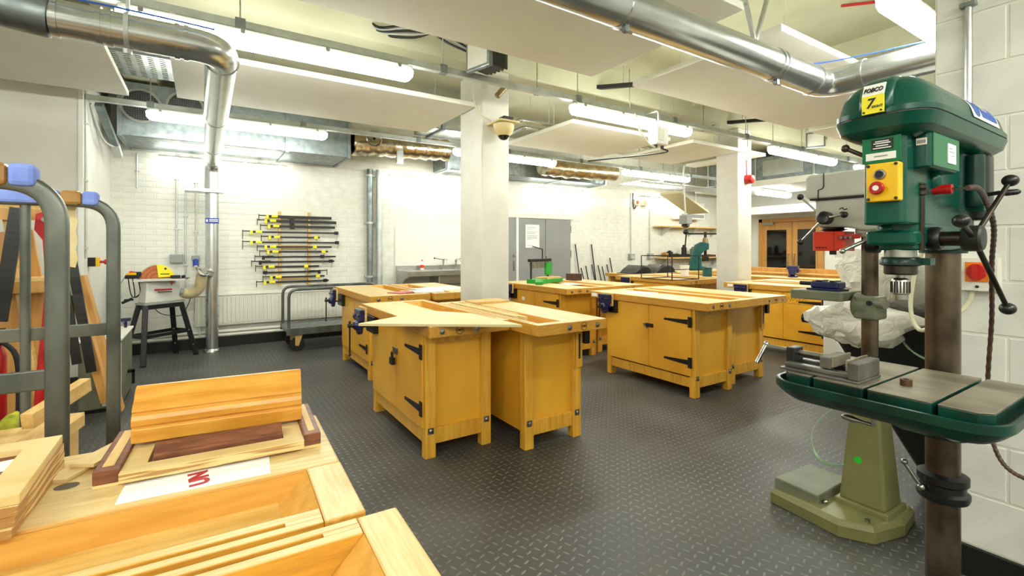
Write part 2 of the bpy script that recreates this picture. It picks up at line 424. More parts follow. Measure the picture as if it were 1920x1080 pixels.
# grey cupboard doors in the back wall
d1 = struct(G().box(4.5, 6.39, YB-.05, YB+.02, 0, 1.99).box(4.5, 6.42, YB-.09, YB, 1.93, 2.03).build('door_1', M_white_wall))
for x0, x1 in ((4.53, 4.99), (5.06, 5.68), (5.70, 6.34)):
    lf = G().box(x0, x1, YB-.075, YB-.05, .02, 1.92).build('door_leaf', M_greydoor, d1, bevel=.004)
G().box(4.995, 5.045, YB-.09, YB-.05, .0, 1.93).build('door_post', M_white, d1, bevel=.004)
G().box(4.925, 4.955, YB-.088, YB-.075, .92, 1.12).build('handle_plate', M_steel, d1, bevel=.004)
G().cyl((4.94, YB-.095, 1.2), (4.94, YB-.075, 1.2), .022).build('lock', M_steel, d1, smooth=40)
G().cyl((5.72, YB-.10, 1.16), (5.72, YB-.075, 1.16), .022).build('lock', M_steel, d1, smooth=40)
G().box(6.335, 6.35, YB-.085, YB-.06, 1.15, 1.3).box(6.335, 6.35, YB-.085, YB-.06, 1.66, 1.8).build('hinge', M_steel, d1)
nt_ = thing('notice', 'white printed notice taped to the grey cupboard door', 'notice', (5.375, YB-.077, 1.58))
G().box(-.165, .165, -.002, 0, -.225, .225).build('sheet', M_paper, nt_)
for k, (a, b) in enumerate(((.17, .10), (.14, .06), (.08, .12), (.055, .10), (.01, .13), (-.015, .12), (-.04, .12), (-.06, .05), (-.18, .06))):
    G().box(-.135, -.135+b*2, -.0028, -.002, a-.004, a+.004).build('printed_line', M_greyp, nt_)
# oak double doors in the far wall
d2 = struct(G().box(XF-.06, XF, 5.3, 5.42, 0, 2.08).box(XF-.06, XF, 6.72, 6.82, 0, 2.08).box(XF-.06, XF, 5.3, 6.82, 1.99, 2.08).build('door_2', M_doorwood, bevel=.006))
for y0, y1, gy0, gy1, hy in ((6.0, 6.72, 6.13, 6.61, 6.07), (5.42, 5.99, 5.47, 5.87, 5.93)):
    lf = G().box(XF-.045, XF-.01, y0, y1, 0, 1.985).build('door_leaf', M_doorwood, d2, bevel=.004)
    G().box(XF-.05, XF-.044, gy0, gy1, .62, 1.80).build('vision_panel', M_glassd, lf)
    G().tube(fillet([(XF-.045, hy, .85), (XF-.10, hy, .85), (XF-.10, hy, 1.2), (XF-.045, hy, 1.2)], .02), .012).build('pull_handle', M_steel, lf, smooth=50)
G().box(XF-.12, XF-.06, 6.42, 6.7, 1.93, 1.99).build('door_closer', M_greyp, d2, bevel=.005)
# (the bulkhead is lit by an added lamp under it)
# lowered bulkhead over those doors, with a galvanised duct on it
struct(G().box(11.2, 12, 4.2, 7.0, 2.16, 2.34).build('trim_5', M_white_wall))
struct(G().box(9.6, 11.2, 4.4, 7.0, 2.62, 2.74).build('trim_6', M_white_wall))
dd = thing('rectangular_duct', 'grey galvanised rectangular duct over the oak doors', 'duct', (10.4, 5.6, 2.74))
G().box(-.6, .7, -1.1, 1.2, .02, .5).build('duct_body', M_galvd, dd, bevel=.01)
for y in (-1.1, 0.05, 1.17): G().box(-.63, .73, y-.02, y+.02, 0, .53).build('flange', M_galv, dd)
G().box(-.615, -.6, -.9, -.1, .1, .42).build('access_panel', M_galv, dd)
G().prism([(-1.1, .0), (-1.1, .42), (-1.9, .0)], -.6, .5, 'yz').build('sloping_end', M_galvd, dd)
# ------------------------------------------------------------------ cabinet benches
ZT, TH = .87, .072
def bench(x, y, rz, W, label, latch, L=1.48, notes=(), doors=True, hinge_z=(.315, .68), op=.022, vice=True):
    b = thing('workbench', label, 'workbench', (x, y, 0), rz, 'cabinet workbenches')
    wf, wr_ = W-.235, W-.052            # front board | well | slotted rail
    zb = ZT-TH
    cx0, cx1, cy0, cy1 = .035, W-.055, .15, L-.225
    px, py = .074, .06
    # table top
    G().box(0, wf, .0, L, zb, ZT).build('top_board', M_topY, b, bevel=.006)
    e = .072
    for y0, y1 in ((0, e), (L-e, L)):
        G().box(wf+.0005, W, y0, y1, zb, ZT).build('end_board', M_topX, b, bevel=.004)
    G().box(wf, wr_, e, L-e, zb, zb+.014).build('well_floor', M_wellfl, b)
    for y0, y1 in ((e, e+.055), (L-e, L-e-.055)):
        G().rings([[(wf+.001, y0, zb+.014), (wf+.001, y0, ZT-.002), (wf+.001, y1, zb+.0145)], [(wr_-.001, y0, zb+.014), (wr_-.001, y0, ZT-.002), (wr_-.001, y1, zb+.0145)]]).build('well_ramp', M_well, b)
    G().box(wf-.004, wf+.004, e+.001, L-e-.001, zb+.014, ZT-.006).build('well_side', M_well, b)
    sl = .014
    for x0, x1 in ((wr_, wr_+.0215), (W-.0185, W)):
        G().box(x0, x1, e+.0005, L-e-.0005, zb, ZT).build('slot_strip', M_topY, b, bevel=.002)
    for y0, y1 in ((e+.001, e+.06), (L-e-.06, L-e-.001)):
        G().box(wr_+.0215, W-.0185, y0, y1, zb, ZT-.0005).build('slot_end', M_topY, b)
    # frame
    for ax in (cx0, cx1-px):
        for ay in (cy0, cy1-py):
            G().box(ax, ax+px, ay, ay+py, 0, zb).build('leg', M_cabpost, b, bevel=.004)
    for ay, sg in ((cy0, 1), (cy1, -1)):
        a, c = sorted((ay+sg*.010, ay+sg*.032)); G().box(cx0+px, cx1-px, a, c, .085, .185).build('end_rail', M_cabpost, b, bevel=.003)
        a, c = sorted((ay+sg*.012, ay+sg*.032)); G().box(cx0+px, cx1-px, a, c, .735, zb).build('end_rail', M_cabpost, b, bevel=.003)
        a, c = sorted((ay+sg*.034, ay+sg*.046)); G().box(cx0+px-.003, cx1-px+.003, a, c, .1, zb-.002).build('end_panel', M_cab, b)
    G().box(cx1-.04, cx1-.028, cy0+py, cy1-py, .1, zb-.002).build('back_panel', M_cab, b)
    G().box(cx0+.012, cx0+.034, cy0+py, cy1-py, .085, .175).build('front_rail', M_cabpost, b, bevel=.003)
    G().box(cx0+.05, cx1-.045, cy0+.05, cy1-.05, .10, .115).build('floor_panel', M_cab, b)
    ym = cy0+.47*(cy1-cy0)
    ds = []
    for y0, y1, hy, sg in ((cy0+py*.55, ym-.002, cy0+py*.5, 1), (ym+.002, cy1-py*.4, cy1-py*.5, -1)):
        d = G().box(cx0-.012, cx0+.010, y0, y1, .192, zb-.004).build('door', M_cab, b, bevel=.003); ds.append(d)
        for z in (hinge_z if sg > 0 else ()):
            h = G().box(cx0-.018, cx0-.011, hy-.006, hy+.034, z-.048, z+.048)
            ya = hy+sg*.04; yb_ = hy+sg*.30
            h.add([(cx0-.017, ya, z-.022), (cx0-.017, ya, z+.022), (cx0-.017, yb_, z+.009), (cx0-.017, yb_, z-.009), (cx0-.011, ya, z-.022), (cx0-.011, ya, z+.022), (cx0-.011, yb_, z+.009), (cx0-.011, yb_, z-.009)],
                  [(0, 1, 2, 3), (7, 6, 5, 4), (0, 4, 5, 1), (1, 5, 6, 2), (2, 6, 7, 3), (3, 7, 4, 0)])
            h.build('hinge', M_black, d)
    d = ds[0]
    if latch == 'padlock':
        G().box(cx0-.022, cx0-.012, ym-.05, ym+.05, .585, .63).build('hasp', M_steel, d, bevel=.003)
        G().tube(fillet([(cx0-.04, ym-.015, .56), (cx0-.04, ym-.015, .60), (cx0-.04, ym+.015, .60), (cx0-.04, ym+.015, .56)], .015), .005).box(cx0-.052, cx0-.028, ym-.03, ym+.03, .51, .56).build('padlock', M_black, d, bevel=.004)
    elif latch == 'hasp':
        G().box(cx0-.022, cx0-.012, ym-.06, ym+.035, .575, .612).build('hasp', M_black, d, bevel=.003)
        G().bar((cx0-.03, ym+.05, .605), (cx0-.035, ym-.0, .565), .012, .012).build('toggle', M_steel, d)
    elif latch == 'keyhole':
        G().box(cx0-.016, cx0-.012, ym-.015, ym+.015, .575, .61).bar((cx0-.02, ym+.02, .60), (cx0-.02, ym-.01, .57), .01, .01).build('latch', M_black, d)
    # end bolts, washers and the maker's stamp on the ends of the top
    for ay, sg in ((0, -1), (L, 1)):
        for bx in (.085, .325):
            if bx < W-.06:
                G().lathe([(.019, 0), (.019, .0012), (.013, .002), (.012, .006), (.004, .009)], (bx, ay, ZT-TH/2), (0, sg, 0), n=12).build('bolt', M_steel, b, smooth=40)
        st = G().lathe([(.028, 0), (.028, .0006), (.0245, .0006), (.0245, 0)], (.205, ay, ZT-TH/2), (0, sg, 0), n=24, cap=False)
        st = st.build('maker_stamp', M_ink, b)
        text('EMIR', 'stamp_lettering', M_ink, st, .022, (.205, ay+sg*.0004, ZT-TH/2), (R(90), 0, 0 if sg < 0 else PI), sx=.85)
    for ax in (cx0+px/2, cx1-px/2):
        for ay, sg in ((cy0, -1), (cy1, 1)):
            g = G().box(ax-.02, ax+.02, min(ay, ay+sg*.003), max(ay, ay+sg*.003), .155, .195)
            g.lathe([(.014, 0), (.013, .005), (.006, .009)], (ax, ay+sg*.003, .175), (0, sg, 0), n=10).build('bolt_plate', M_steel, b, smooth=30)
    sb_ = G().box(cx0-.002, cx0+.056, cy1+.0005, cy1+.014, .50, zb-.03).build('stop_board', M_cabpost, b, bevel=.002)
    G().box(cx0+.018, cx0+.034, cy1+.0135, cy1+.0150, .56, zb-.06).build('stop_slot', M_dark, sb_)
    for n_ in notes: n_(b, W, L)
    # woodworking vice on the left of the door side
    yv = L-.285
    G().box(-.016, cx0-.006, yv-.115, yv+.10, .665, zb-.001).build('vice_body', M_black, b, bevel=.004)
    if not vice: return b
    prof = [(yv-.085, .858), (yv+.085, .858), (yv+.085, .775), (yv+.06, .735), (yv+.045, .68), (yv+.02, .655), (yv-.02, .655), (yv-.045, .68), (yv-.06, .735), (yv-.085, .775)]
    j = G().prism(prof, -.055-op, -.017-op, 'yz').build('vice_jaw', M_blue, b, bevel=.007)
    G().lathe([(.040, 0), (.036, .02), (.026, .03)], (-.055-op, yv, .73), (-1, 0, 0), n=18).build('screw_boss', M_blue, j, smooth=40)
    for o_ in (-.045, .045):
        G().box(-.068-op, -.054-op, yv+o_-.028, yv+o_+.028, .80, .82).build('jaw_rib', M_blue, j, bevel=.004)
    G().box(-.017-op, -.001-op, yv-.095, yv+.095, .735, .872).build('jaw_lining', M_pine, j, bevel=.002)
    g = G().cyl((-.05-op, yv, .73), (.03, yv, .73), .014, n=12)
    for o_ in (-.055, .055): g.cyl((-.04-op, yv+o_, .725), (.03, yv+o_, .725), .011, n=10)
    g.build('vice_screw', M_dsteel, b, smooth=40)
    hx = -.112-op
    hb = G().cyl((hx-.015, yv, .73), (hx+.03, yv, .73), .016, n=12).cyl((hx, yv, .755), (hx, yv, .50), .0065, n=8)
    hb.sphere((hx, yv, .758), .011, 8).sphere((hx, yv, .497), .011, 8).build('vice_handle', M_dsteel, b, smooth=40)
    return b
def sticker(x0, x1, side_y, z0, z1, sg):
    def f(b, W, L): G().box(x0, x1, side_y(L)-.0008, side_y(L)+.0008, z0, z1).build('white_sticker', M_paper, b)
    return f
def front_sticker(y0, y1, z0, z1):
    def f(b, W, L): G().box(-.0012, .0004, L-y1, L-y0, z0, z1).build('white_sticker', M_paper, b)
    return f
def door_sticker(y0, y1, z0, z1):
    def f(b, W, L): G().box(.0215, .0235, y0, y1, z0, z1).build('white_sticker', M_paper, b)
    return f
LB = 1.48
bench(1.148, 2.695, 0, .575, 'amber workbench with a padlocked door under a pale pointed board, front of the middle pair', 'padlock', op=.06)
bench(2.315, 2.385+LB, 180, .580, 'amber workbench beside the padlocked one, solid back facing it and thin strips in its well', 'none', vice=False)
bench(1.375, 4.70, 0, .640, 'amber workbench with papers on it, left of the cream column by the platform cart', 'keyhole', op=.055)
bench(2.690, 4.665+LB, 180, .645, 'amber workbench mostly hidden behind the cream column, booklets on its end', 'none', vice=False)
bench(3.650, 2.535, 0, .655, 'amber workbench with black hasp and two long black hinges facing the open floor', 'hasp', notes=(front_sticker(.02, .11, .815, .85),))
bench(4.975, 2.545+LB, 180, .665, 'amber workbench back to back with the hasped one, nearer the drills', 'none', vice=False)
bench(3.560, 4.33, 0, .660, 'amber workbench carrying the green mitre saw in front of the grey doors', 'keyhole', notes=(door_sticker(.9, .96, .655, .70),))
bench(4.900, 4.35+LB, 180, .665, 'amber workbench behind the mitre saw bench, with a bare top, near the leaning rods', 'none', vice=False)
be = bench(6.17, 2.55, 0, .66, 'amber workbench with pencilled graffiti on its door, left of the black bin', 'none', notes=(front_sticker(.06, .14, .815, .85),))
bench(7.495, 2.56+LB, 180, .66, 'amber workbench behind the graffiti bench, in front of the oak doors', 'none', vice=False)
bench(6.03, 4.52, 0, .66, 'amber workbench with the wire cube frame on it, left of the far column', 'none')
bench(7.355, 4.54+LB, 180, .66, 'amber workbench behind the far column with tubs on it', 'none', vice=False)
# the two in the foreground run across the picture
g1 = bench(.272-LB*math.cos(R(2.2)), 1.462+LB*math.sin(R(2.2)), -92.2, .585, 'foreground workbench under the stacked frames and wood moulding, deep tool well', 'none')
g2 = bench(.282, .276, 90-1.8, .585, 'nearest workbench at the bottom of the picture, empty tool well', 'none')
# pencilled tag on the graffiti bench
gd = [c for c in be.children if c.name.startswith('door')][0]
pts = [(.0, .0), (.02, .05), (.035, .0), (.05, .05), (.06, .01), (.09, .045), (.1, 0), (.13, .05), (.125, -.03), (.16, .03), (.19, .05), (.17, 0), (.21, .04)]
G().tube([(.0215, .62-a*1.2, .68+c) for a, c in pts], .0022, 5).tube([(.0215, .64-a, .655-.02*a) for a in (0, .2, .45)], .0016, 5).build('pencil_scrawl', M_ink, gd)
# ------------------------------------------------------------------ overhead services
ROD = []
def lamp(x0, x1, y, z, label, k=1.0, dm=None):
    t = thing('strip_light', label, 'light', ((x0+x1)/2, y, z), 0, 'fluorescent strip lights')
    h = (x1-x0)/2
    # body tray on top, clear diffuser below with rounded ends
    G().box(-h+.01, h-.01, -.062*k, .062*k, .045, .082).build('lamp_body', M_lampbody, t, bevel=.012)
    prof = [(-.066, .050), (-.064, .015), (-.05, -.018), (-.02, -.03), (.02, -.03), (.05, -.018), (.064, .015), (.066, .050)]
    rs = []
    for xx, q in ((-h, .55), (-h+.02, .85), (-h+.05, 1), (h-.05, 1), (h-.02, .85), (h, .55)):
        rs.append([(xx, a*q*k, .05+(c-.05)*q*k) for a, c in prof])
    G().rings(rs).build('diffuser', dm or M_diff, t, smooth=50)
    for q in range(4):
        xx = -h+.12+q*(2*h-.24)/3
        G().box(xx-.012, xx+.012, -.072*k, -.060*k, .045, .075).build('clip', M_steel, t)
    for xx in (-h*.7, h*.7):
        G().box(xx-.015, xx+.015, -.02, .02, .08, .104).build('fixing_bracket', M_trunk, t)
    return t
# three rails cross the hall, each carries lights
def rail(y, z, x0, x1, label, h=.055, w=.05):
    t = thing('cable_trunking', label, 'trunking', (x0, y, z))
    G().box(0, x1-x0, -w/2, w/2, 0, h).box(0, x1-x0, -w/2-.006, -w/2, 0, .01).build('trunking_body', M_trunk, t, bevel=.003)
    n = int((x1-x0)/1.45)
    for k in range(n+1):
        xx = .5+k*1.45
        if xx > x1-x0: break
        G().cyl((xx, 0, h), (xx, 0, ZC-z), .0055, n=6).build('hanger_rod', M_trunk, t)
        G().box(xx-.03, xx+.03, -w/2-.008, w/2+.008, -.004, h+.012).build('hanger_clip', M_galvd, t, bevel=.003)
    return t
rail(3.60, 2.785, -3.2, 11.9, 'long galvanised trunking crossing overhead above the brightest light, nearest row')
rail(6.12, 2.785, -.96, 9.6, 'galvanised trunking from the left wall corner across to the right, second row')
rail(1.10, 2.785, -3.2, 11.9, 'galvanised trunking overhead at the top right, closest row')
for x0, x1, lb in ((-.43, 1.37, 'lit strip light right of the silver duct elbow, brightest and nearest'), (3.0, 4.79, 'lit strip light right of the dome camera, above the white junction box'),
                   (6.55, 8.4, 'lit strip light under the floodlight left of the green drill head')):
    lamp(x0, x1, 3.57, 2.68, lb)
for x0, x1, lb in ((-.49, 1.25, 'lit strip light in front of the round grilles'), (2.94, 4.74, 'lit strip light passing behind the middle column'), (6.28, 8.1, 'lit strip light above the hanging socket, second row')):
    lamp(x0, x1, 6.05, 2.68, lb, 1.0, M_diff2)
for x0, x1, lb in ((-.5, 1.02, 'lit strip light close to the brick wall above the clamp rack'), (2.47, 3.9, 'lit strip light close to the wall above the sink'), (5.3, 6.85, 'lit strip light close to the wall right of the grey doors'), (8.2, 9.9, 'lit strip light close to the wall over the fly press')):
    t = lamp(x0, x1, 7.50, 2.455, lb, .5, M_diff3)
    for q in (-.4, .4): G().box(q-.02, q+.02, .0, .142, .083, .10).build('wall_bracket', M_trunk, t)
lamp(3.1, 4.9, 1.065, 2.68, 'lit strip light at the top right corner above the green drill')
lamp(8.6, 10.2, 1.5, 2.68, 'added strip light beyond the drills towards the oak doors')  # added lamp, brightens the far side of the hall
lamp(9.2, 10.9, 3.57, 2.68, 'added strip light at the far end of the nearest row')  # row carried on with an added lamp to light the far end
for x0, lb in ((-3.6, 'left'), (-1.4, 'middle'), (.75, 'right')):
    lamp(x0, x0+1.8, -1.43, 2.68, 'added unseen strip light behind the foreground benches, '+lb+' of three', 1.0, M_diff)  # unseen row added as fill for the faces towards the camera
lamp(-3.0, -1.2, 1.065, 2.68, 'added unseen strip light left of the foreground benches')  # added out of view, lightens the near surfaces from the left
lamp(9.75, 11.05, 5.6, 2.50, 'added strip light under the white bulkhead by the oak doors')  # added to whiten the bulkhead and the wall above the doors
rail(-1.40, 2.785, -4.0, 2.6, 'galvanised trunking behind the foreground benches')
# acoustic rafts
def raft(x0, x1, y0, y1, label, z=2.75, th=.045):
    t = thing('ceiling_panel', label, 'ceiling panel', ((x0+x1)/2, (y0+y1)/2, z), 0, 'hanging acoustic panels')
    w, d = (x1-x0)/2, (y1-y0)/2
    G().box(-w, w, -d, d, 0, th).build('panel_board', M_raft, t, bevel=.004)
    for sx in (-.72, .72):
        for sy in (-.7, .7): G().cyl((w*sx, d*sy, th), (w*sx, d*sy, (3.12 if 4.06 < (y0+y1)/2+d*sy < 4.54 else ZC)-z), .0022, n=5).build('hanger_wire', M_trunk, t)
raft(-.12, 2.67, 1.61, 2.92, 'large cream hanging panel at the top centre')
raft(3.12, 5.92, 1.63, 2.90, 'cream hanging panel beneath the long silver duct, right of centre')
raft(-.21, 2.265, 4.165, 5.42, 'cream hanging panel behind the bright light and left of the middle column')
raft(-3.4, -.58, 4.27, 5.60, 'cream hanging panel at the upper left above the plastered wall')
raft(3.46, 5.12, 4.10, 5.45, 'cream hanging panel just right of the middle column')
t = thing('ceiling_panel', 'cream hanging panel notched round the far column head', 'ceiling panel', (0, 0, 2.75), 0, 'hanging acoustic panels')
G().prism([(5.45, 4.0), (7.2, 4.0), (7.2, 5.25), (6.95, 5.25), (6.95, 4.05), (6.56, 4.05), (6.56, 5.25), (5.45, 5.25)], 0, .045).build('panel_board', M_raft, t)
for x, y in ((5.7, 4.8), (6.4, 4.8), (7.05, 4.8)): G().cyl((x, y, .045), (x, y, ZC-2.75), .0022, n=5).build('hanger_wire', M_trunk, t)
raft(6.12, 8.9, 1.62, 2.88, 'cream hanging panel half hidden behind the green drill head')
raft(-3.4, -.6, 1.61, 2.92, 'cream hanging panel at the top left corner')

# spiral extraction ductwork
def ring(g, p, ax, r, w=.02):
    g.lathe([(r, -w/2), (r+.006, -w/2), (r+.006, w/2), (r, w/2)], p, ax, n=24, cap=False)
RD = .087; ZD = 2.465; XD = .088
t = thing('extraction_duct', 'silver round extraction duct dropping down the brick wall to the floor', 'duct', (0, 0, 0))
G().tube(fillet([(-.62, 3.14, ZD), (XD, 3.14, ZD), (XD, 7.30, ZD), (XD, 7.30, 2.115)], .16, 10), RD, 28).build('duct_pipe', M_galv, t, smooth=40)
G().tube(fillet([(-.62, 3.14, ZD), (-.86, 3.14, ZD+.02), (-1.35, 2.75, ZD+.10)], .15, 8), RD+.012, 24).build('flexible_duct', M_galvd, t, smooth=40)
for p, ax in (((-.60, 3.14, ZD), (1, 0, 0)), ((-.44, 3.14, ZD), (1, 0, 0)), ((-.40, 3.14, ZD), (1, 0, 0)), ((-.12, 3.14, ZD), (1, 0, 0)), ((-.08, 3.14, ZD), (1, 0, 0)),
              ((XD, 3.32, ZD), (0, 1, 0)), ((XD, 4.8, ZD), (0, 1, 0)), ((XD, 6.2, ZD), (0, 1, 0)), ((XD, 7.0, ZD), (0, 1, 0))):
    g = G(); ring(g, p, ax, RD, .022); g.build('joint_ring', M_galv, t, smooth=40)
G().cyl((XD, 7.30, 2.16), (XD, 7.30, 0.03), .074, n=28).build('drop_pipe', M_galv, t, smooth=40)
for z in (2.02, .60, .47, 2.17): 
    g = G(); ring(g, (XD, 7.30, z), (0, 0, 1), .074, .018); g.build('joint_ring', M_galv, t, smooth=40)
G().lathe([(.076, 0), (.092, .0), (.092, .03), (.076, .05)], (XD, 7.30, 0), n=24).build('foot_flange', M_galv, t, smooth=40)
G().box(-.2, .22, 7.19, 7.41, 2.06, 2.11).build('blast_gate', M_galv, t, bevel=.004)
G().box(-.2, -.02, 7.18, 7.20, 2.065, 2.105).build('gate_slide', M_trunk, t)
G().box(XD-.075, XD+.075, 7.212, 7.222, 1.665, 1.735).build('blue_plate', M_bluepl, t)
G().box(XD-.03, XD+.065, 7.2105, 7.2125, 1.69, 1.70).box(XD-.03, XD+.065, 7.2105, 7.2125, 1.71, 1.72).box(XD-.065, XD-.045, 7.2105, 7.2125, 1.685, 1.715).build('plate_print', M_white, t)
G().cyl((XD-.02, 7.24, 1.02), (XD-.10, 7.13, 1.05), .052, n=18).build('branch_spigot', M_galv, t, smooth=40)
for x, y in ((-.33, 3.14),):
    g = G().cyl((x, y, ZD-.1), (x, y, ZC), .009, n=8); ring(g, (x, y, ZD), (1, 0, 0), RD+.002, .02); g.cyl((x, y, ZD-.115), (x, y, ZD-.09), .02, n=8); g.build('hanger', M_trunk, t, smooth=40)
G().tube(smoothpath([(-.62, 3.05, ZD+.075), (-.4, 3.04, ZD+.075), (-.15, 3.045, ZD+.075), (.05, 3.06, ZD+.075)]), .005, 6).build('blue_air_line', M_inkb, t)

t = thing('extraction_duct', 'long silver round duct crossing the top of the picture to the right', 'duct', (0, 0, 0))
YD = 1.575; XE = 3.56
G().tube(fillet([(-1.2, YD, ZD), (XE, YD, ZD), (XE+.08, -.6, ZD)], .13, 8), RD+.005, 28).build('duct_pipe', M_galv, t, smooth=40)
for p, ax in (((1.62, YD, ZD), (1, 0, 0)), ((2.90, YD, ZD), (1, 0, 0)), ((2.945, YD, ZD), (1, 0, 0)), ((XE+.005, 1.34, ZD), (0, 1, 0)), ((XE+.02, .93, ZD), (0, 1, 0)), ((3.38, YD, ZD), (1, 0, 0))):
    g = G(); ring(g, p, ax, RD+.005, .025); g.build('joint_ring', M_galv, t, smooth=40)
for x in (2.92, 1.63): G().box(x-.012, x+.012, YD-.03, YD-.006, ZD-RD-.035, ZD-RD).cyl((x-.04, YD-.02, ZD-RD-.03), (x+.04, YD-.02, ZD-RD-.03), .006, n=6).build('clamp_screw', M_galvd, t)
for a in (-1, 1): G().bar((2.72, YD, ZD+RD), (2.72+a*.36, YD-.02*a, ZC), .022, .016).build('hanger_strap', M_galv, t)
G().tube(smoothpath([(2.3, YD+.02, ZD+RD+.005), (2.9, YD+.02, ZD+RD+.015), (3.3, YD, ZD+RD+.006), (3.5, 1.35, ZD+RD+.02), (XE, .9, ZD+RD+.006)]), .004, 6).build('blue_air_line', M_inkb, t)

# big galvanised plenum with round fans on the back wall
t = thing('air_plenum', 'galvanised ventilation plenum with two round mesh grilles above the left wall', 'ventilation', (-.80, 6.75, 2.60))
G().box(0, 2.50, 0, .85, 0, .60).build('plenum_box', M_galvd, t, bevel=.006)
for x in (.02, .86, 1.70, 2.48): G().box(x-.02, x+.02, -.025, .87, -.015, .62).build('flange', M_galvd, t)
for xc in (.21, .62):
    zc = .34 if xc < .3 else .38
    gr = G().lathe([(.165, 0), (.19, 0), (.19, .03), (.165, .03)], (xc, 0, zc), (0, -1, 0), n=32, cap=False).cyl((xc, -.001, zc), (xc, -.006, zc), .166, n=32).build('grille', M_grille, t, smooth=40)
    g = G(); g.lathe([(.165, .02), (.192, .02), (.192, .035), (.165, .035)], (xc, 0, zc), (0, -1, 0), n=32, cap=False).build('grille_ring', M_galv, gr, smooth=40)
    g = G()
    for k in range(-7, 8):
        u = k*.022; hl = math.sqrt(max(.165**2-u*u, 0))
        g.box(xc+u-.0015, xc+u+.0015, -.014, -.010, zc-hl, zc+hl).box(xc-hl, xc+hl, -.015, -.011, zc+u-.0015, zc+u+.0015)
    g.build('wire_mesh', M_steel, gr)
# perforated cable tray over it
t = thing('cable_tray', 'perforated galvanised cable tray above the round grilles', 'cable tray', (-.80, 5.2, 3.02))
rows = G()
for j in range(12):
    y = j*.055
    rows.box(0, 1.3, y, y+.022, 0, .004)
    for k in range(16): rows.box(k*.085, k*.085+.04, y+.022, y+.055, 0, .004)
rows.build('tray_base', M_galv, t)
for y in (0, .66): G().box(0, 1.3, y-.004, y+.004, 0, .05).build('tray_side', M_galvd, t)
for x in (.1, 1.2):
    for y in (.02, .64): G().cyl((x, y, .004), (x, y, ZC-3.02), .005, n=6).build('hanger_rod', M_trunk, t)
# square branch duct and flap by the corner
t = thing('branch_duct', 'small grey cable duct bending down the white corner', 'duct', (-.93, 6.3, 2.40))
G().bar((.04, .0, .40), (.10, .55, .10), .07, .05).build('duct_arm', M_galvd, t, bevel=.004)
G().bar((.10, .55, .10), (.11, .72, -.0), .075, .055).build('duct_mouth', M_trunk, t, bevel=.004)
G().tube(smoothpath([(.0, -.15, .36), (.02, .05, .2), (.05, .25, .08), (.09, .5, .07)]), .009, 6).build('cable', M_trunk, t)
# crinkled foil duct
t = thing('foil_duct', 'crinkled gold and silver insulated foil duct left of the middle column', 'duct', (1.76, 6.95, 2.82))
pts, rr = [], []
for k in range(26):
    u = k/25; pts.append((u*1.50, -.02*math.sin(u*5), .02+.07*u)); rr.append(.165+.012*math.sin(k*2.1)+random.uniform(-.006, .006))
G().tube(pts, rr, 20).build('foil_sleeve', M_foil, t, smooth=80)
G().box(.62, .72, -.16, -.12, -.22, .06).build('hanger_strap', M_galv, t)
G().lathe([(.10, 0), (.112, .01), (.10, .022), (.088, .01)], (.24, -.30, .06), (0, -1, 0), n=24, cap=False).cyl((.24, -.302, .06), (.24, -.314, .06), .02, n=12).box(.15, .33, -.314, -.304, .052, .068).box(.232, .248, -.314, -.304, -.03, .15).cyl((.24, -.31, .06), (.24, -.15, .06), .014, n=8).build('valve_wheel', M_steel, t, smooth=40)
t = thing('foil_duct', 'foil wrapped duct between the grey doors and the far column, high up', 'duct', (5.0, 6.75, 2.78))
pts, rr = [], []
for k in range(18):
    u = k/17; pts.append((u*1.7, .05*math.sin(u*4), .03*u)); rr.append(.15+.012*math.sin(k*2.3)+random.uniform(-.006, .006))
G().tube(pts, rr, 18).build('foil_sleeve', M_foil, t, smooth=80)
t = thing('insulated_duct', 'silver insulated box duct right behind the middle column head', 'duct', (2.35, 5.55, 2.86))
G().box(0, 1.05, 0, .5, 0, .40).build('duct_body', M_galv, t, bevel=.01)
for x in (.2, .75):
    G().box(x-.02, x+.02, -.02, .52, -.02, .42).build('flange', M_galvd, t)
    G().cyl((x, .25, .42), (x, .25, ZC-2.86), .006, n=6).build('hanger_rod', M_trunk, t)
t = thing('rectangular_duct', 'pale blue grey rectangular duct along the back wall above the grey doors', 'duct', (3.3, 7.1, 2.62))
G().box(0, 3.6, 0, .5, .02, .42).build('duct_body', M_galvd, t, bevel=.01)
for x in (.05, 1.2, 2.4, 3.55): G().box(x-.02, x+.02, -.02, .52, 0, .44).build('flange', M_galv, t)
t = thing('cable_ladder', 'bunch of galvanised conduits high on the right of the back wall', 'conduit', (6.6, 5.95, 2.56))
for k in range(6):
    G().tube(fillet([(0, .10*k, 0), (1.2+.1*k, .10*k, .0), (2.6+.02*k, .10*k+.0, .02), (3.1, .1*k, .02)], .1), .014, 8).build('conduit', M_trunk, t, smooth=50)
for x in (.6, 2.2): G().box(x-.02, x+.02, -.05, .6, .02, .05).cyl((x, -.02, .05), (x, -.02, ZC-2.56), .005, n=6).cyl((x, .57, .05), (x, .57, ZC-2.56), .005, n=6).build('support_bracket', M_galvd, t)
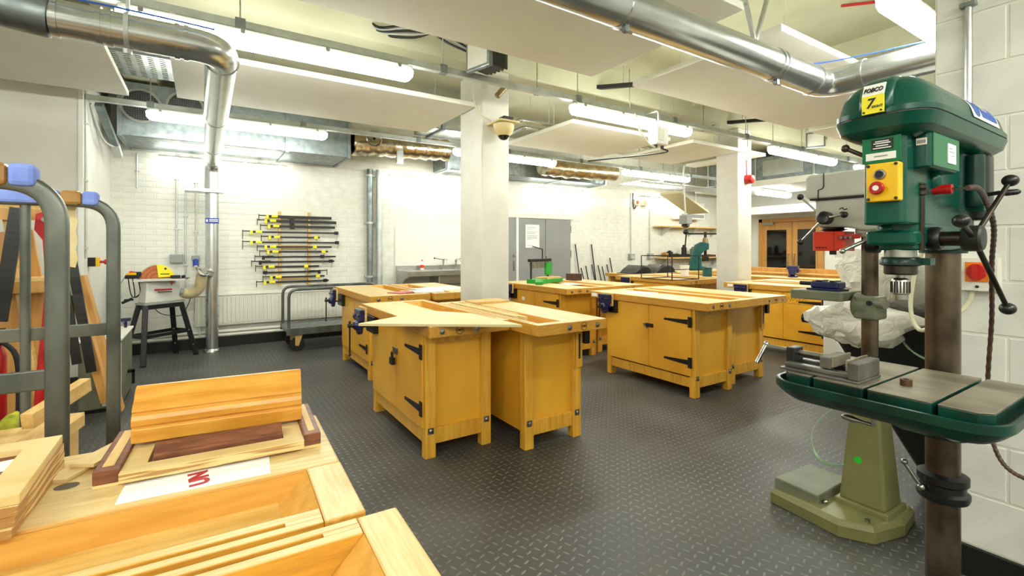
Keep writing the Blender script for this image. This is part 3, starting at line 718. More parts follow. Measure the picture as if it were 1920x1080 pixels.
# pipes by the middle column
t = thing('service_pipe', 'brown pipe running level from the middle column to the right', 'pipe', (0, 0, 2.93))
G().tube(fillet([(2.40, 3.98, -.10), (2.50, 3.96, .02), (6.4, 3.95, .02)], .06), .03, 14).build('pipe', M_copper, t, smooth=50)
for x in (2.86, 4.2, 5.6): G().lathe([(.03, -.02), (.042, -.02), (.042, .02), (.03, .02)], (x, 3.95, .02), (1, 0, 0), n=16, cap=False).cyl((x, 3.95, .05), (x, 3.95, .52), .005, n=6).build('pipe_clip', M_steel, t)
for k in range(2):
    t = thing('service_pipe', ['pale pipe bending round beside the dome camera, upper of two', 'pale pipe bending round beside the dome camera, lower of two'][k], 'pipe', (0, 0, 2.86-.05*k), 0, 'pipes right of the dome camera')
    G().tube(fillet([(3.19+.12*k, 5.5, 0), (3.13+.12*k, 4.66+.10*k, 0), (6.3, 4.62+.10*k, 0)], .05), .024, 12).build('pipe', M_galv, t, smooth=50)
    for x in (3.6, 5.2): G().cyl((x, 4.62+.1*k, .02), (x, 4.62+.1*k, ZC-2.86+.05*k), .004, n=6).build('hanger_rod', M_trunk, t)
# short unistrut with dropper rods
for (x, y, z, lb) in ((4.05, 3.9, 3.25, 'dark short support channel with dropper rods right of centre'), (6.5, 3.95, 3.2, 'dark short support channel above the far column')):
    t = thing('support_channel', lb, 'bracket', (x, y, z))
    G().bar((-.35, .25, -.06), (.45, -.35, .0), .045, .045).build('channel', M_dark, t)
    for u in (.1, .5, .85): G().cyl((-.35+.8*u, .25-.6*u, -.08), (-.35+.8*u, .25-.6*u, -.4), .006, n=6).build('dropper_rod', M_trunk, t)
    G().cyl((0, 0, 0), (0, 0, (3.44 if y < 4.06 else 3.12)-z), .006, n=6).build('hanger_rod', M_trunk, t)
# red conduit on the soffit
t = thing('fire_alarm_cable', 'red cable fixed to the ceiling at the upper right', 'cable', (0, 0, 3.43)); G().tube([(4.6, 1.9, 0), (5.0, 1.45, 0), (5.45, 1.0, 0)], .012, 8).build('cable', M_red, t)
t = thing('fire_alarm_cable', 'red cable under the ceiling left of the green drill head', 'cable', (0, 0, 3.40)); G().tube([(6.4, 4.0, -.1), (7.4, 3.9, -.05), (8.3, 3.8, 0)], .012, 8).build('cable', M_red, t)
# floodlights and boxes hung on the trunking
def flood(x, y, z, rz, label, k=1.0):
    t = thing('floodlight', label, 'floodlight', (x, y, z), rz)
    G().box(-.09*k, .10*k, -.12*k, .12*k, -.10*k, .10*k).build('housing', M_dark, t, bevel=.02)
    G().box(-.125*k, -.085*k, -.14*k, .14*k, -.13*k, .13*k).build('bezel', M_galvd, t, bevel=.008)
    G().box(-.129*k, -.124*k, -.115*k, .115*k, -.105*k, .105*k).build('front_glass', M_offw, t)
    g = G()
    for q in range(5): g.box(.10*k, .125*k, -.10*k+q*.045*k, -.085*k+q*.045*k, -.09*k, .09*k)
    g.build('cooling_fin', M_dark, t)
    G().tube([(0, -.15*k, 0), (0, -.15*k, .22*k), (0, .15*k, .22*k), (0, .15*k, 0)], .008, 6).cyl((0, 0, .22*k), (0, 0, max(ZC-z, .3)), .012, n=8).build('bracket', M_trunk, t)
    return t
flood(1.98, 3.42, 2.93, 14, 'black box floodlight with a pale face above the middle column')
flood(7.45, 3.40, 2.90, 20, 'small floodlight tipped over on the lights left of the green drill', .85)
t = thing('cable_bundle', 'loose bundle of black and grey cables above the bright light', 'cable', (1.2, 3.9, 3.2))
for k in range(5): G().tube(smoothpath([(.0+.04*k, .3, .2), (.05, .1+.03*k, .02), (.35, .02*k, .08-.02*k), (.6, -.1, -.06+.03*k), (.8, -.3, -.2)]), .011, 6).build('cable', [M_black, M_trunk][k % 2], t, smooth=50)
t = thing('junction_box', 'white square junction box hanging under the second strip light', 'junction box', (4.05, 3.40, 2.44))
G().box(-.09, .09, -.06, .06, 0, .19).build('box', M_white, t, bevel=.01)
G().box(-.065, .02, -.066, -.06, .04, .16).build('lid', M_offw, t, bevel=.004)
for x in (-.04, .06): G().cyl((x, 0, -.03), (x, 0, 0), .018, n=10).build('gland', M_black, t, smooth=40)
G().tube(smoothpath([(-.04, 0, -.03), (-.16, 0, 0), (-.28, 0, .12), (-.30, .05, .30)]), .010, 8).build('cable', M_cable, t, smooth=50)
G().tube(smoothpath([(.06, 0, -.03), (.12, .0, -.06), (-.2, .3, -.1), (-.45, .6, -.12)]), .008, 6).build('cable', M_dark, t, smooth=50)
G().tube(fillet([(0, .0, .19), (0, 0, .37), (0, .18, .37)], .03), .010, 8).build('dropper_rod', M_trunk, t)
# dome camera on the column
t = thing('dome_camera', 'cream dome security camera with a dark lens on the middle column', 'camera', (2.46, 4.066, 2.56))
G().box(-.13, .10, -.26, 0, -.008, .012).build('mount_plate', M_dome, t, bevel=.008)
G().lathe([(.105, -.01), (.10, -.05), (.085, -.09), (.06, -.12)], (-.01, -.13, 0), n=24).build('housing', M_dome, t, smooth=50)
G().sphere((-.01, -.13, -.10), .062, 16).build('lens_dome', M_blackpl, t, smooth=60)
G().box(-.05, .06, -.2, -.1, .012, .06).build('gland_block', M_dark, t, bevel=.006)
G().tube(smoothpath([(-.12, -.08, .02), (-.24, -.04, .10), (-.30, -.03, .3), (-.26, -.03, .55)]), .007, 6).build('cable', M_cable, t, smooth=50)
# red sounder on the far column
t = thing('alarm_sounder', 'small red alarm sounder on the far column', 'alarm', (6.80, 4.066, 2.37))
G().lathe([(.07, 0), (.07, .06), (.055, .10), (.02, .11)], (0, 0, 0), (0, -1, 0), n=18).box(-.06, .06, -.05, 0, -.05, .06).build('sounder_body', M_red, t, smooth=40)
G().tube([(-.05, -.03, .06), (-.04, -.02, .28), (-.02, -.02, .06)], .009, 6).build('cable', M_red, t)
# pendant socket on a cable
t = thing('pendant_socket', 'grey pendant socket box hanging on cables near the fly press', 'socket', (6.79, 5.13, 1.75))
G().box(-.075, .075, -.075, .075, 0, .15).build('box', M_greyp, t, bevel=.01)
G().lathe([(.06, 0), (.07, -.03), (.03, -.06)], (0, 0, 0), n=16).build('socket_skirt', M_blackpl, t, smooth=40)
G().tube(smoothpath([(0, 0, .15), (-.03, 0, .45), (-.05, 0, .8), (-.04, 0, .985)]), .012, 8).build('cable', M_trunk, t, smooth=50)
G().tube(smoothpath([(-.045, 0, .62), (-.2, 0, .72), (-.28, 0, .86), (-.16, 0, .98), (-.05, 0, .95)]), .008, 6).build('cable_loop', M_trunk, t, smooth=50)
# ------------------------------------------------------------------ green pillar drill in the foreground
t = thing('pillar_drill', 'green floor standing pillar drill with yellow control plate, nearest at the right', 'drill press', (1.9625, .525, -.3375))
t.scale = (1.25, 1.25, 1.25)
def stad(x0, x1, hf, hb, inset, n=10):
    """plan outline of the head, nose at x0"""
    x0 += inset; x1 -= inset; hf -= inset; hb -= inset
    out = []
    for k in range(n+1):
        a = R(90+180*k/n); c, q = math.cos(a), math.sin(a)
        e = .62
        out.append((x0+hf*1.0+hf*math.copysign(abs(c)**e, c), hf*math.copysign(abs(q)**e, q)))
    for k in range(n+1):
        a = R(-90+180*k/n); c, q = math.cos(a), math.sin(a)
        e = .7
        out.append((x1-hb*.8+hb*.8*math.copysign(abs(c)**e, c), hb*math.copysign(abs(q)**e, q)))
    return out
def stack(levels, shape):
    return G().rings([[(p[0], p[1], z) for p in stad(*shape, i)] for z, i in levels])
SH = (-.408, .185, .092, .092)
body = stack([(1.578, .05), (1.586, .026), (1.598, .008), (1.622, .0)], SH).build('head_rim', M_green, t, smooth=35)
stack([(1.6215, .003), (1.6265, .003)], SH).build('cover_seam', M_black, t)
CVZ = [(1.626, .001), (1.637, .001), (1.642, .006), (1.672, .014), (1.692, .028), (1.705, .046), (1.712, .066)]
cv = stack(CVZ, SH).build('head_cover', M_green, t, smooth=35)
hump = G()
prof = [(-.411, 1.630), (-.408, 1.664), (-.397, 1.690), (-.372, 1.707), (-.30, 1.717), (-.20, 1.722), (-.10, 1.718), (-.03, 1.706), (-.03, 1.63)]
hump.rings([[(px_, -.030, pz) for px_, pz in prof], [(px_, .030, pz) for px_, pz in prof]])
hump.build('cover_hump', M_green, cv, bevel=.012, smooth=40, seg=3)
# name plate on the nose
G().box(-.4150, -.4100, -.019, .019, 1.627, 1.664).build('yellow_plate', M_limey, cv)
G().add([(-.4150, -.019, 1.664), (-.4150, .019, 1.664), (-.4035, .019, 1.689), (-.4035, -.019, 1.689), (-.4105, -.019, 1.664), (-.4105, .019, 1.664), (-.399, .019, 1.689), (-.399, -.019, 1.689)],
        [(0, 1, 2, 3), (7, 6, 5, 4), (0, 4, 5, 1), (1, 5, 6, 2), (2, 6, 7, 3), (3, 7, 4, 0)]).build('white_plate', M_white, cv)
text('FOBCO', 'lettering', M_ink, cv, .0145, (-.4112, 0, 1.6755), (R(90-24.7), 0, R(-90)), shear=.15, sx=.68)
text('7', 'lettering', M_ink, cv, .028, (-.4153, .005, 1.647), (R(90), 0, R(-90)), shear=.2)
text('EIGHT', 'lettering', M_ink, cv, .0068, (-.4153, -.0085, 1.640), (R(90), 0, R(-90)))
for y, z in ((.015, 1.628), (-.015, 1.628)): G().cyl((-.4175, y, z+.003), (-.4145, y, z+.003), .002, n=8).build('rivet', M_dark, cv)
# blue and white safety sticker on the camera side of the cover
def on_side(x, z):
    ins = np.interp(z, [q[0] for q in CVZ], [q[1] for q in CVZ])
    hw = np.interp(x, [-.3, .31], [.092, .092])
    return -(hw-ins)-.0012
def side_patch(name, m, x0, x1, z0, z1, off, nx=8, nz=6):
    g = G()
    for i in range(nx):
        for j in range(nz):
            q = [(x0+(x1-x0)*(i+a)/nx, z0+(z1-z0)*(j+c)/nz) for a, c in ((0, 0), (1, 0), (1, 1), (0, 1))]
            g.quad(*[(x, on_side(x, z)-off, z) for x, z in q])
    g.build(name, m, cv)
side_patch('safety_sticker', M_white, -.12, .085, 1.645, 1.704, .0)
side_patch('sticker_print', M_inkb, -.045, .072, 1.655, 1.698, .0007)
for x1, z in ((.03, 1.680), (.02, 1.687), (.01, 1.673)): side_patch('sticker_text', M_white, -.035, x1, z, z+.003, .0013, 4, 1)
g = G()
for k in range(16):
    a0, a1 = 2*PI*k/16, 2*PI*(k+1)/16
    c = (-.080, 1.674); q = [(c[0], c[1]), (c[0]+.024*math.cos(a0), c[1]+.023*math.sin(a0)), (c[0]+.024*math.cos(a1), c[1]+.023*math.sin(a1))]
    g.add([(x, on_side(x, z)-.0009, z) for x, z in q], [(0, 1, 2)])
g.build('sticker_roundel', M_inkb, cv)
# head casting
G().prism(rrect(-.37, .02, -.040, .036, .014), 1.40, 1.585).build('head_casting', M_green, t, bevel=.004, smooth=35)
G().prism(rrect(-.30, .03, -.039, .035, .014), 1.345, 1.41).build('lower_casting', M_green, t, bevel=.004, smooth=35)
G().box(-.3725, -.3695, -.034, .034, 1.530, 1.584).build('name_panel', M_green2, t)
G().box(-.3740, -.3722, -.021, .017, 1.557, 1.579).build('instruction_label', M_black, t)
for z, w in ((1.5745, .012), (1.5705, .015), (1.5655, .011), (1.5605, .016)): G().box(-.3746, -.3739, -.002-w, -.002+w, z-.0011, z+.0011).build('label_text', M_white, t)
G().box(-.3740, -.3722, -.026, .027, 1.536, 1.551).build('white_label', M_white, t)
G().box(-.3744, -.3739, -.012, .012, 1.542, 1.545).build('label_text', M_greyp, t)
# side gearbox with the lighter panel
G().prism(rrect(-.325, -.155, -.068, -.03, .010), 1.516, 1.59).build('gear_housing', M_green, t, bevel=.004, smooth=35)
G().box(-.315, -.157, -.0705, -.0675, 1.520, 1.588).build('side_panel', M_green2, t, bevel=.001)
G().box(-.235, -.185, -.0722, -.0702, 1.532, 1.574).build('white_label', M_paper, t)
G().box(-.228, -.195, -.0727, -.0720, 1.556, 1.5575).box(-.228, -.21, -.0727, -.0720, 1.563, 1.5645).box(-.215, -.195, -.0727, -.0720, 1.548, 1.5495).build('label_text', M_greyp, t)
G().box(-.3272, -.3245, -.062, -.045, 1.563, 1.577).build('barcode_label', M_offw, t)
g = G()
for k in range(8): g.box(-.3276, -.3271, -.0600+k*.0018, -.0592+k*.0018, 1.566, 1.573)
g.build('barcode', M_ink, t)
G().sphere((-.21, -.040, 1.50), .016, 12, 1.6).build('casting_boss', M_green, t, smooth=50)
# yellow control box
cb = G().prism(rrect(-.036, .022, 1.447, 1.527, .004), -.388, -.366, 'yz').build('control_box', M_yellow, t, bevel=.003)
G().lathe([(.0105, 0), (.0105, .004), (.0078, .005)], (-.388, -.004, 1.503), (-1, 0, 0), n=20).build('start_bezel', M_steel, cb, smooth=40)
G().cyl((-.3925, -.004, 1.503), (-.394, -.004, 1.503), .0075, n=18).build('start_button', M_black, cb)
G().lathe([(.008, 0), (.008, .006), (.0130, .008), (.0138, .014), (.0115, .018)], (-.388, -.002, 1.474), (-1, 0, 0), n=22).build('stop_button', M_red, cb, smooth=40)
G().lathe([(.0055, 0), (.0055, .0006)], (-.4060, -.002, 1.474), (-1, 0, 0), n=18).build('stop_button_centre', M_white, cb)
for y in (-.031, .017):
    for z in (1.452, 1.522): G().cyl((-.388, y, z), (-.3905, y, z), .0032, n=8).build('screw', M_dark, cb)
# quill, collar and chuck
SX = -.27
G().cyl((SX, 0, 1.37), (SX, 0, 1.47), .042, n=28).build('quill_body', M_green, t, smooth=40)
G().prism(rrect(SX-.052, SX+.03, -.042, .05, .014), 1.356, 1.388).build('quill_clamp', M_green, t, bevel=.006, smooth=40)
G().sphere((SX-.035, .012, 1.392), .014, 12).build('clamp_boss', M_green, t, smooth=50)
G().cyl((SX, 0, 1.325), (SX, 0, 1.36), .029, n=24).build('quill_sleeve', M_steel, t, smooth=40)
G().lathe([(.030, 0), (.038, .003), (.038, .013), (.033, .020)], (SX, 0, 1.310), n=28).box(SX-.0, SX+.03, -.052, -.02, 1.313, 1.328).build('quill_collar', M_greend, t, smooth=40)
G().lathe([(.027, 0), (.030, .003), (.030, .020)], (SX, 0, 1.291), n=28).build('quill_nose', M_dsteel, t, smooth=40)
ch = G().lathe([(.008, 1.294), (.008, 1.284), (.014, 1.282), (.0165, 1.278), (.0165, 1.250), (.0135, 1.247), (.0128, 1.236), (.008, 1.233), (.003, 1.232)], (SX, 0, 0), n=24).build('chuck', M_steel, t, smooth=40)
g = G()
for k in range(18):
    a = 2*PI*k/18; g.bar((SX+.0167*math.cos(a), .0167*math.sin(a), 1.251), (SX+.0167*math.cos(a), .0167*math.sin(a), 1.276), .002, .002)
g.build('chuck_knurl', M_dsteel, ch)
G().cyl((SX-.03, .045, 1.372), (SX-.065, .085, 1.345), .0045, n=10).sphere((SX-.067, .087, 1.343), .0065, 10).cyl((SX-.025, .038, 1.376), (SX-.04, .05, 1.368), .010, n=12).build('quill_lock_lever', M_steel, t, smooth=50)
G().cyl((SX-.0, .04, 1.36), (SX+.0, .062, 1.36), .022, n=18).build('side_boss', M_black, t, smooth=40)
# depth stop rod
G().cyl((SX-.012, -.040, 1.345), (SX-.012, -.040, 1.49), .0065, n=12).build('depth_rod', M_dsteel, t, smooth=40)
g = G()
for z in (1.462, 1.475): g.lathe([(.009, 0), (.0108, .002), (.0108, .009), (.009, .011)], (SX-.012, -.040, z), n=16)
g.build('depth_nut', M_dsteel, t, smooth=40)
# speed lever with dark ball on the far side
G().cyl((-.34, .036, 1.55), (-.355, .070, 1.572), .0048, n=8).sphere((-.356, .073, 1.574), .0088, 12).build('speed_lever', M_flex, t, smooth=50)
# red reel knob
G().cyl((-.21, -.040, 1.478), (-.21, -.072, 1.478), .0105, n=14).build('red_knob', M_red, t, smooth=40)
G().cyl((-.21, -.072, 1.478), (-.21, -.092, 1.478), .0025, n=8).build('knob_stem', M_steel, t)
# feed wheel
hc = Vector((-.228, -.110, 1.370))
G().cyl((-.228, -.03, 1.370), tuple(hc), .0155, n=16).build('feed_shaft', M_dsteel, t, smooth=40)
G().lathe([(.022, 0), (.026, .006), (.026, .02), (.022, .026)], (-.228, -.034, 1.37), (0, -1, 0), n=20).build('shaft_collar', M_black, t, smooth=40)
hub = G().lathe([(.024, -.016), (.027, -.012), (.027, .012), (.023, .016), (.010, .017)], tuple(hc), (0, -1, 0), n=24).build('feed_hub', M_dark, t, smooth=40)
for dv in ((.105, -.030, -.150), (.115, -.032, .125), (-.125, -.012, .032)):
    d = Vector(dv); e = hc+d; u = d.normalized()
    g = G().cyl(tuple(hc+u*.016), tuple(e), .0052, .0046, n=10).build('feed_spoke', M_dsteel, hub, smooth=40)
    G().sphere(tuple(e), .0145, 16, .9).build('feed_knob', M_blackpl, g, smooth=60)
# column, collar and motor
ZF = 1.35-1.35/1.25
G().cyl((0, 0, ZF+.03), (0, 0, 1.59), .0345, n=32).build('column', M_rust, t, smooth=40)
G().lathe([(.035, 0), (.047, .0), (.047, .007), (.043, .011), (.043, .07), (.038, .08)], (0, 0, 1.337), n=28).build('head_collar', M_greend, t, smooth=40)
G().prism(rrect(-.03, .07, -.045, .045, .014), 1.40, 1.583).build('head_rear', M_greend, t, bevel=.004, smooth=35)
G().cyl((.005, -.058, 1.452), (.005, -.058, 1.575), .019, n=20).build('motor_mount', M_greend, t, smooth=40)
G().box(.03, .042, -.07, .05, 1.44, 1.58).build('motor_plate', M_green, t, bevel=.003)
G().prism(rrect(.055, .13, -.07, .06, .02), 1.42, 1.585).build('motor', M_blackpl, t, bevel=.006, smooth=40)
G().cyl((.02, -.07, 1.478), (.02, -.10, 1.482), .005, n=8).lathe([(.004, 0), (.008, .012), (.007, .03), (.003, .036)], (.02, -.098, 1.48), (.35, -.9, .05), n=10).build('tension_lever', M_blackpl, t, smooth=50)
# table: tray, slotted plates
TX0, TX1, TY0, TY1 = -.415, -.038, -.195, .225
def tl(i, r, z): return [(x, y, z) for x, y in rrect(TX0+i, TX1-i, TY0+i, TY1-i, r, 6)]
tab = G().rings([tl(.032, .045, .988), tl(.018, .055, .998), tl(.0, .07, 1.016), tl(0, .07, 1.033), tl(.004, .067, 1.0345), tl(.009, .062, 1.033), tl(.009, .062, 1.018)]).build('table_tray', M_greend, t, smooth=40)
ys = [-.172, -.096, -.087, .020, .028, .127, .135, .198]
X0, X1 = TX0+.028, TX1-.028
for k in range(4):
    y0, y1 = ys[2*k], ys[2*k+1]
    c = .02
    poly = [(X0, y0), (X1, y0), (X1, y1), (X0, y1)]
    if k == 0: poly = [(X0, y0+c), (X0+c, y0), (X1-c, y0), (X1, y0+c), (X1, y1), (X0, y1)]
    if k == 3: poly = [(X0, y0), (X1, y0), (X1, y1-c), (X1-c, y1), (X0+c, y1), (X0, y1-c)]
    G().prism(poly, 1.016, 1.048).build('table_casting', M_greend, tab, bevel=.002)
    G().prism(poly, 1.0478, 1.0505).build('table_plate', M_tableirn, tab, bevel=.001)
G().prism([(-.34, .988), (-.04, .988), (-.03, .90), (-.06, .885), (-.13, .905)], -.05, .05, 'xz').build('table_arm', M_greend, t, bevel=.008)
G().lathe([(.036, .0), (.054, .0), (.054, .010), (.047, .016), (.047, .10), (.038, .11)], (0, 0, .878), n=28).build('table_clamp', M_greend, t, smooth=40)
G().cyl((-.16, .05, .94), (-.16, .085, .94), .006, n=10).bar((-.16, .085, .95), (-.165, .09, .905), .009, .009).cyl((-.165, .09, .907), (-.175, .12, .912), .0045, n=10).lathe([(.0045, 0), (.0085, .012), (.008, .032), (.003, .040)], (-.173, .115, .911), (-.25, .95, .12), n=12).build('crank_handle', M_steel, t, smooth=50)
cl = G().lathe([(.036, 0), (.050, 0), (.053, .008), (.053, .018), (.045, .024), (.045, .038), (.051, .043), (.051, .060), (.036, .066)], (0, 0, .72), n=28).build('column_collar', M_black, t, smooth=40)
G().cyl((-.045, .03, .745), (-.06, .06, .80), .0048, n=10).sphere((-.06, .06, .802), .008, 10).sphere((-.045, .03, .745), .010, 10).build('collar_lever', M_steel, cl, smooth=50)
G().prism(rrect(-.30, .12, -.14, .14, .04), ZF, ZF+.03).prism(rrect(-.06, .06, -.06, .06, .02), ZF+.03, ZF+.08).build('base_plate', M_greend, t, bevel=.006)
# flexible conduit from the head down behind the table
P_ = [(1.365, .325, 1.478), (1.44, .325, 1.482), (1.55, .335, 1.458), (1.656, .345, 1.40), (1.78, .375, 1.30), (1.90, .40, 1.15), (1.955, .42, .96), (1.97, .42, .82), (1.955, .39, .725), (1.94, .33, .70), (1.95, .26, .72), (1.97, .2, .80)]
pp = smoothpath(P_, 14)
pp = [p-Vector((1.57, .42, 0)) for p in pp]
G().tube(pp, [.0062 if k % 2 else .0050 for k in range(len(pp))], 10).build('flexible_conduit', M_flex, t)

# machine vice on its table, and a loose ring
v = thing('machine_vice', 'grey steel machine vice lying on the green drill table', 'vice', (1.25*1.27, 1.25*.555, 1.35-1.25*.2995), 0)
v.scale = (1.15, 1.15, 1.15)
def vb(): return G()
G().prism([(-.075, -.10), (.055, -.10), (.055, .085), (-.075, .085)], 0, .006).build('vice_base', M_vice, v, bevel=.002)
G().box(-.060, -.035, -.095, .08, .006, .018).box(.010, .036, -.095, .08, .006, .018).build('vice_slide', M_vice, v, bevel=.003)
G().box(-.07, .048, -.10, -.075, .006, .048).build('fixed_jaw', M_vice, v, bevel=.003)
G().box(-.068, .046, -.075, -.070, .026, .052).build('jaw_plate', M_tableirn, v, bevel=.001)
G().box(-.06, .038, -.035, -.008, .02, .050).build('moving_jaw', M_vice, v, bevel=.003)
G().box(-.06, .038, -.040, -.035, .026, .053).build('jaw_plate', M_tableirn, v, bevel=.001)
G().box(-.035, .012, .065, .088, .006, .054).build('screw_block', M_dark, v, bevel=.003)
G().cyl((-.011, -.01, .040), (-.011, .16, .040), .0075, n=12).build('vice_screw', M_steel, v, smooth=40)
G().cyl((-.011, .155, .048), (-.045, .165, -.004), .006, n=10).sphere((-.011, .155, .048), .009, 8).build('handle_bar', M_steel, v, smooth=50)
r_ = G().lathe([(.007, 0), (.0135, 0), (.0135, .017), (.007, .017)], (1.25*1.285, 1.25*.405, 1.35-1.25*.2995), n=20, cap=False).build('steel_collar', mat('rusty_steel', s(92, 66, 50), rough=.5, metal=.6), smooth=40)
tag(r_, 'small brown steel ring standing on the green drill table', 'ring')

# ------------------------------------------------------------------ grey pillar drill behind
t = thing('pillar_drill', 'grey and olive pillar drill behind the green one, with a red chuck guard', 'drill press', (2.775, 1.02, 0), -90)
# base with raised platform (front of the machine is local -x)
bp_ = [(-.36, -.25), (-.02, -.29), (.10, -.22), (.15, -.02), (.13, .16), (.0, .20), (-.30, .14), (-.36, .08)]
G().rings([[(x, y, 0) for x, y in bp_], [(x, y, .055) for x, y in bp_], [(x*.95-.006, y*.93-.004, .078) for x, y in bp_]]).build('base', M_olive, t, bevel=.006)
G().rings([[(-.35, -.235, .05), (-.135, -.215, .05), (-.135, .13, .05), (-.33, .11, .05)], [(-.345, -.23, .135), (-.14, -.21, .115), (-.14, .125, .115), (-.325, .10, .135)]]).build('base_platform', M_greygreen, t, bevel=.006)
q4 = ((-1, -1), (1, -1), (1, 1), (-1, 1))
G().rings([[(x*.115, y*.115, .07) for x, y in q4], [(x*.11, y*.11, .105) for x, y in q4]]).build('pedestal_foot', M_olive, t, bevel=.006)
G().rings([[(x*.098, y*.098, .10) for x, y in q4], [(x*.058, y*.058, .64) for x, y in q4]]).build('pedestal', M_olive, t, bevel=.012)
G().cyl((-.02, -.0835, .31), (-.02, -.0815, .31), .016, n=16).build('green_dot', mat('green_sticker', s(30, 200, 40), rough=.5), t)
for x, y in ((-.125, -.18), (.06, -.19)): G().cyl((x, y, .07), (x, y, .092), .011, n=8).build('floor_bolt', M_steel, t)
G().cyl((0, 0, .62), (0, 0, 1.66), .035, n=28).build('column', M_rust, t, smooth=40)
# table arm and table
G().prism(rrect(-.055, .055, -.06, .06, .02), 1.00, 1.115).build('table_bracket', M_greygreen, t, bevel=.01)
G().cyl((.04, -.04, 1.082), (.085, -.055, 1.082), .023, n=18).build('bracket_boss', M_greygreen, t, smooth=40)
G().cyl((.02, -.062, 1.082), (.02, -.066, 1.082), .012, n=14).build('clamp_bolt', M_dark, t)
G().lathe([(.062, -.06), (.066, -.05), (.066, .0), (.055, .01)], (-.055, 0, 1.06), (-1, 0, 0), n=22).build('table_knuckle', M_greygreen, t, smooth=40)
G().prism(rrect(-.325, -.075, -.125, .135, .02), 1.082, 1.128).build('table', M_greygreen, t, bevel=.005)
G().box(-.30, -.1, -.012, .012, 1.1275, 1.1286).build('table_slot', M_dark, t)
# head
G().prism([(-.205, 1.46), (-.215, 1.50), (-.215, 1.60), (.20, 1.60), (.20, 1.44), (.0, 1.435), (-.08, 1.455)], -.085, .095, 'xz').build('head_casting', M_grey, t, bevel=.012)
cvr = G().prism([(-.245, 1.606), (-.255, 1.62), (-.255, 1.715), (-.24, 1.733), (.30, 1.738), (.30, 1.606)], -.10, .12, 'xz').build('belt_cover', M_grey, t, bevel=.010)
G().box(-.235, .28, -.095, .115, 1.599, 1.607).build('cover_seam', M_black, t)
G().tube([(-.165, -.1015, 1.735), (-.165, -.1015, 1.665), (-.172, -.1015, 1.655), (-.19, -.1015, 1.65), (-.192, -.1015, 1.605)], .003, 6).build('panel_joint', M_black, cvr)
G().lathe([(.05, 1.46), (.05, 1.45), (.066, 1.446), (.04, 1.438), (.03, 1.36)], (-.165, 0, 0), n=22).build('quill', M_black, t, smooth=40)
G().lathe([(.06, 1.445), (.06, 1.425), (.042, 1.405)], (0, 0, 0), n=24).build('head_collar', M_grey, t, smooth=40)
G().tube(smoothpath([(-.10, -.0858, 1.545), (-.085, -.0858, 1.552), (-.078, -.0858, 1.542), (-.065, -.0858, 1.546)]), .0025, 6).tube(smoothpath([(-.098, -.0858, 1.525), (-.084, -.0858, 1.532), (-.076, -.0858, 1.522), (-.064, -.0858, 1.528)]), .0025, 6).build('painted_mark', M_ink, t)
hub = G().lathe([(.026, -.03), (.033, -.025), (.034, .012), (.026, .018), (.014, .012)], (-.155, -.115, 1.503), (0, -1, 0), n=26).build('feed_hub', M_dark, t, smooth=40)
hc = Vector((-.155, -.12, 1.503))
for dv in ((-.105, -.02, .115), (.10, -.02, .010), (-.105, -.02, -.122)):
    e = hc+Vector(dv)
    g = G().cyl(tuple(hc+Vector(dv)*.15), tuple(e), .0055, n=10).build('feed_spoke', M_steel, hub, smooth=40)
    G().sphere(tuple(e), .0165, 14).build('feed_knob', M_blackpl, g, smooth=60)
gd = G().prism(rrect(-.235, -.085, -.065, .055, .008), 1.335, 1.435).build('chuck_guard', M_redor, t, bevel=.003)
G().box(-.135, -.132, -.0665, -.0645, 1.337, 1.433).box(-.128, -.088, -.0665, -.0645, 1.345, 1.347).build('guard_joint', M_red, gd)
for x in (-.215, -.20, -.185, -.17): G().cyl((x, -.064, 1.352), (x, -.068, 1.352), .004, n=8).build('guard_rivet', M_dark, gd)
G().bar((-.115, -.068, 1.40), (-.02, -.055, 1.41), .005, .024).build('guard_arm', M_red, t)
for u in (.2, .42, .64): G().cyl((-.115+.095*u, -.068, 1.403), (-.115+.095*u, -.076, 1.403), .007, n=10).build('arm_bolt', M_steel, t)
G().cyl((-.165, 0, 1.315), (-.165, 0, 1.36), .016, n=14).build('chuck', M_dark, t, smooth=40)
v = thing('machine_vice', 'dark blue machine vice on the grey drill table', 'vice', (2.765, 1.215, 1.1288), 0)
G().box(-.06, .05, -.09, .07, 0, .010).build('vice_base', M_blue, v, bevel=.003)
G().box(-.05, .04, -.08, .055, .010, .046).build('vice_body', M_blue, v, bevel=.008)
G().box(-.045, .035, .0, .03, .046, .052).box(-.045, .035, -.06, -.035, .046, .052).build('jaw', M_dark, v, bevel=.003)
G().cyl((-.005, .05, .03), (-.005, .125, .03), .011, n=12).build('vice_screw', M_black, v, smooth=40)
G().cyl((-.045, -.09, .008), (-.045, -.125, .008), .005, n=8).build('clamp_rod', M_dark, v)
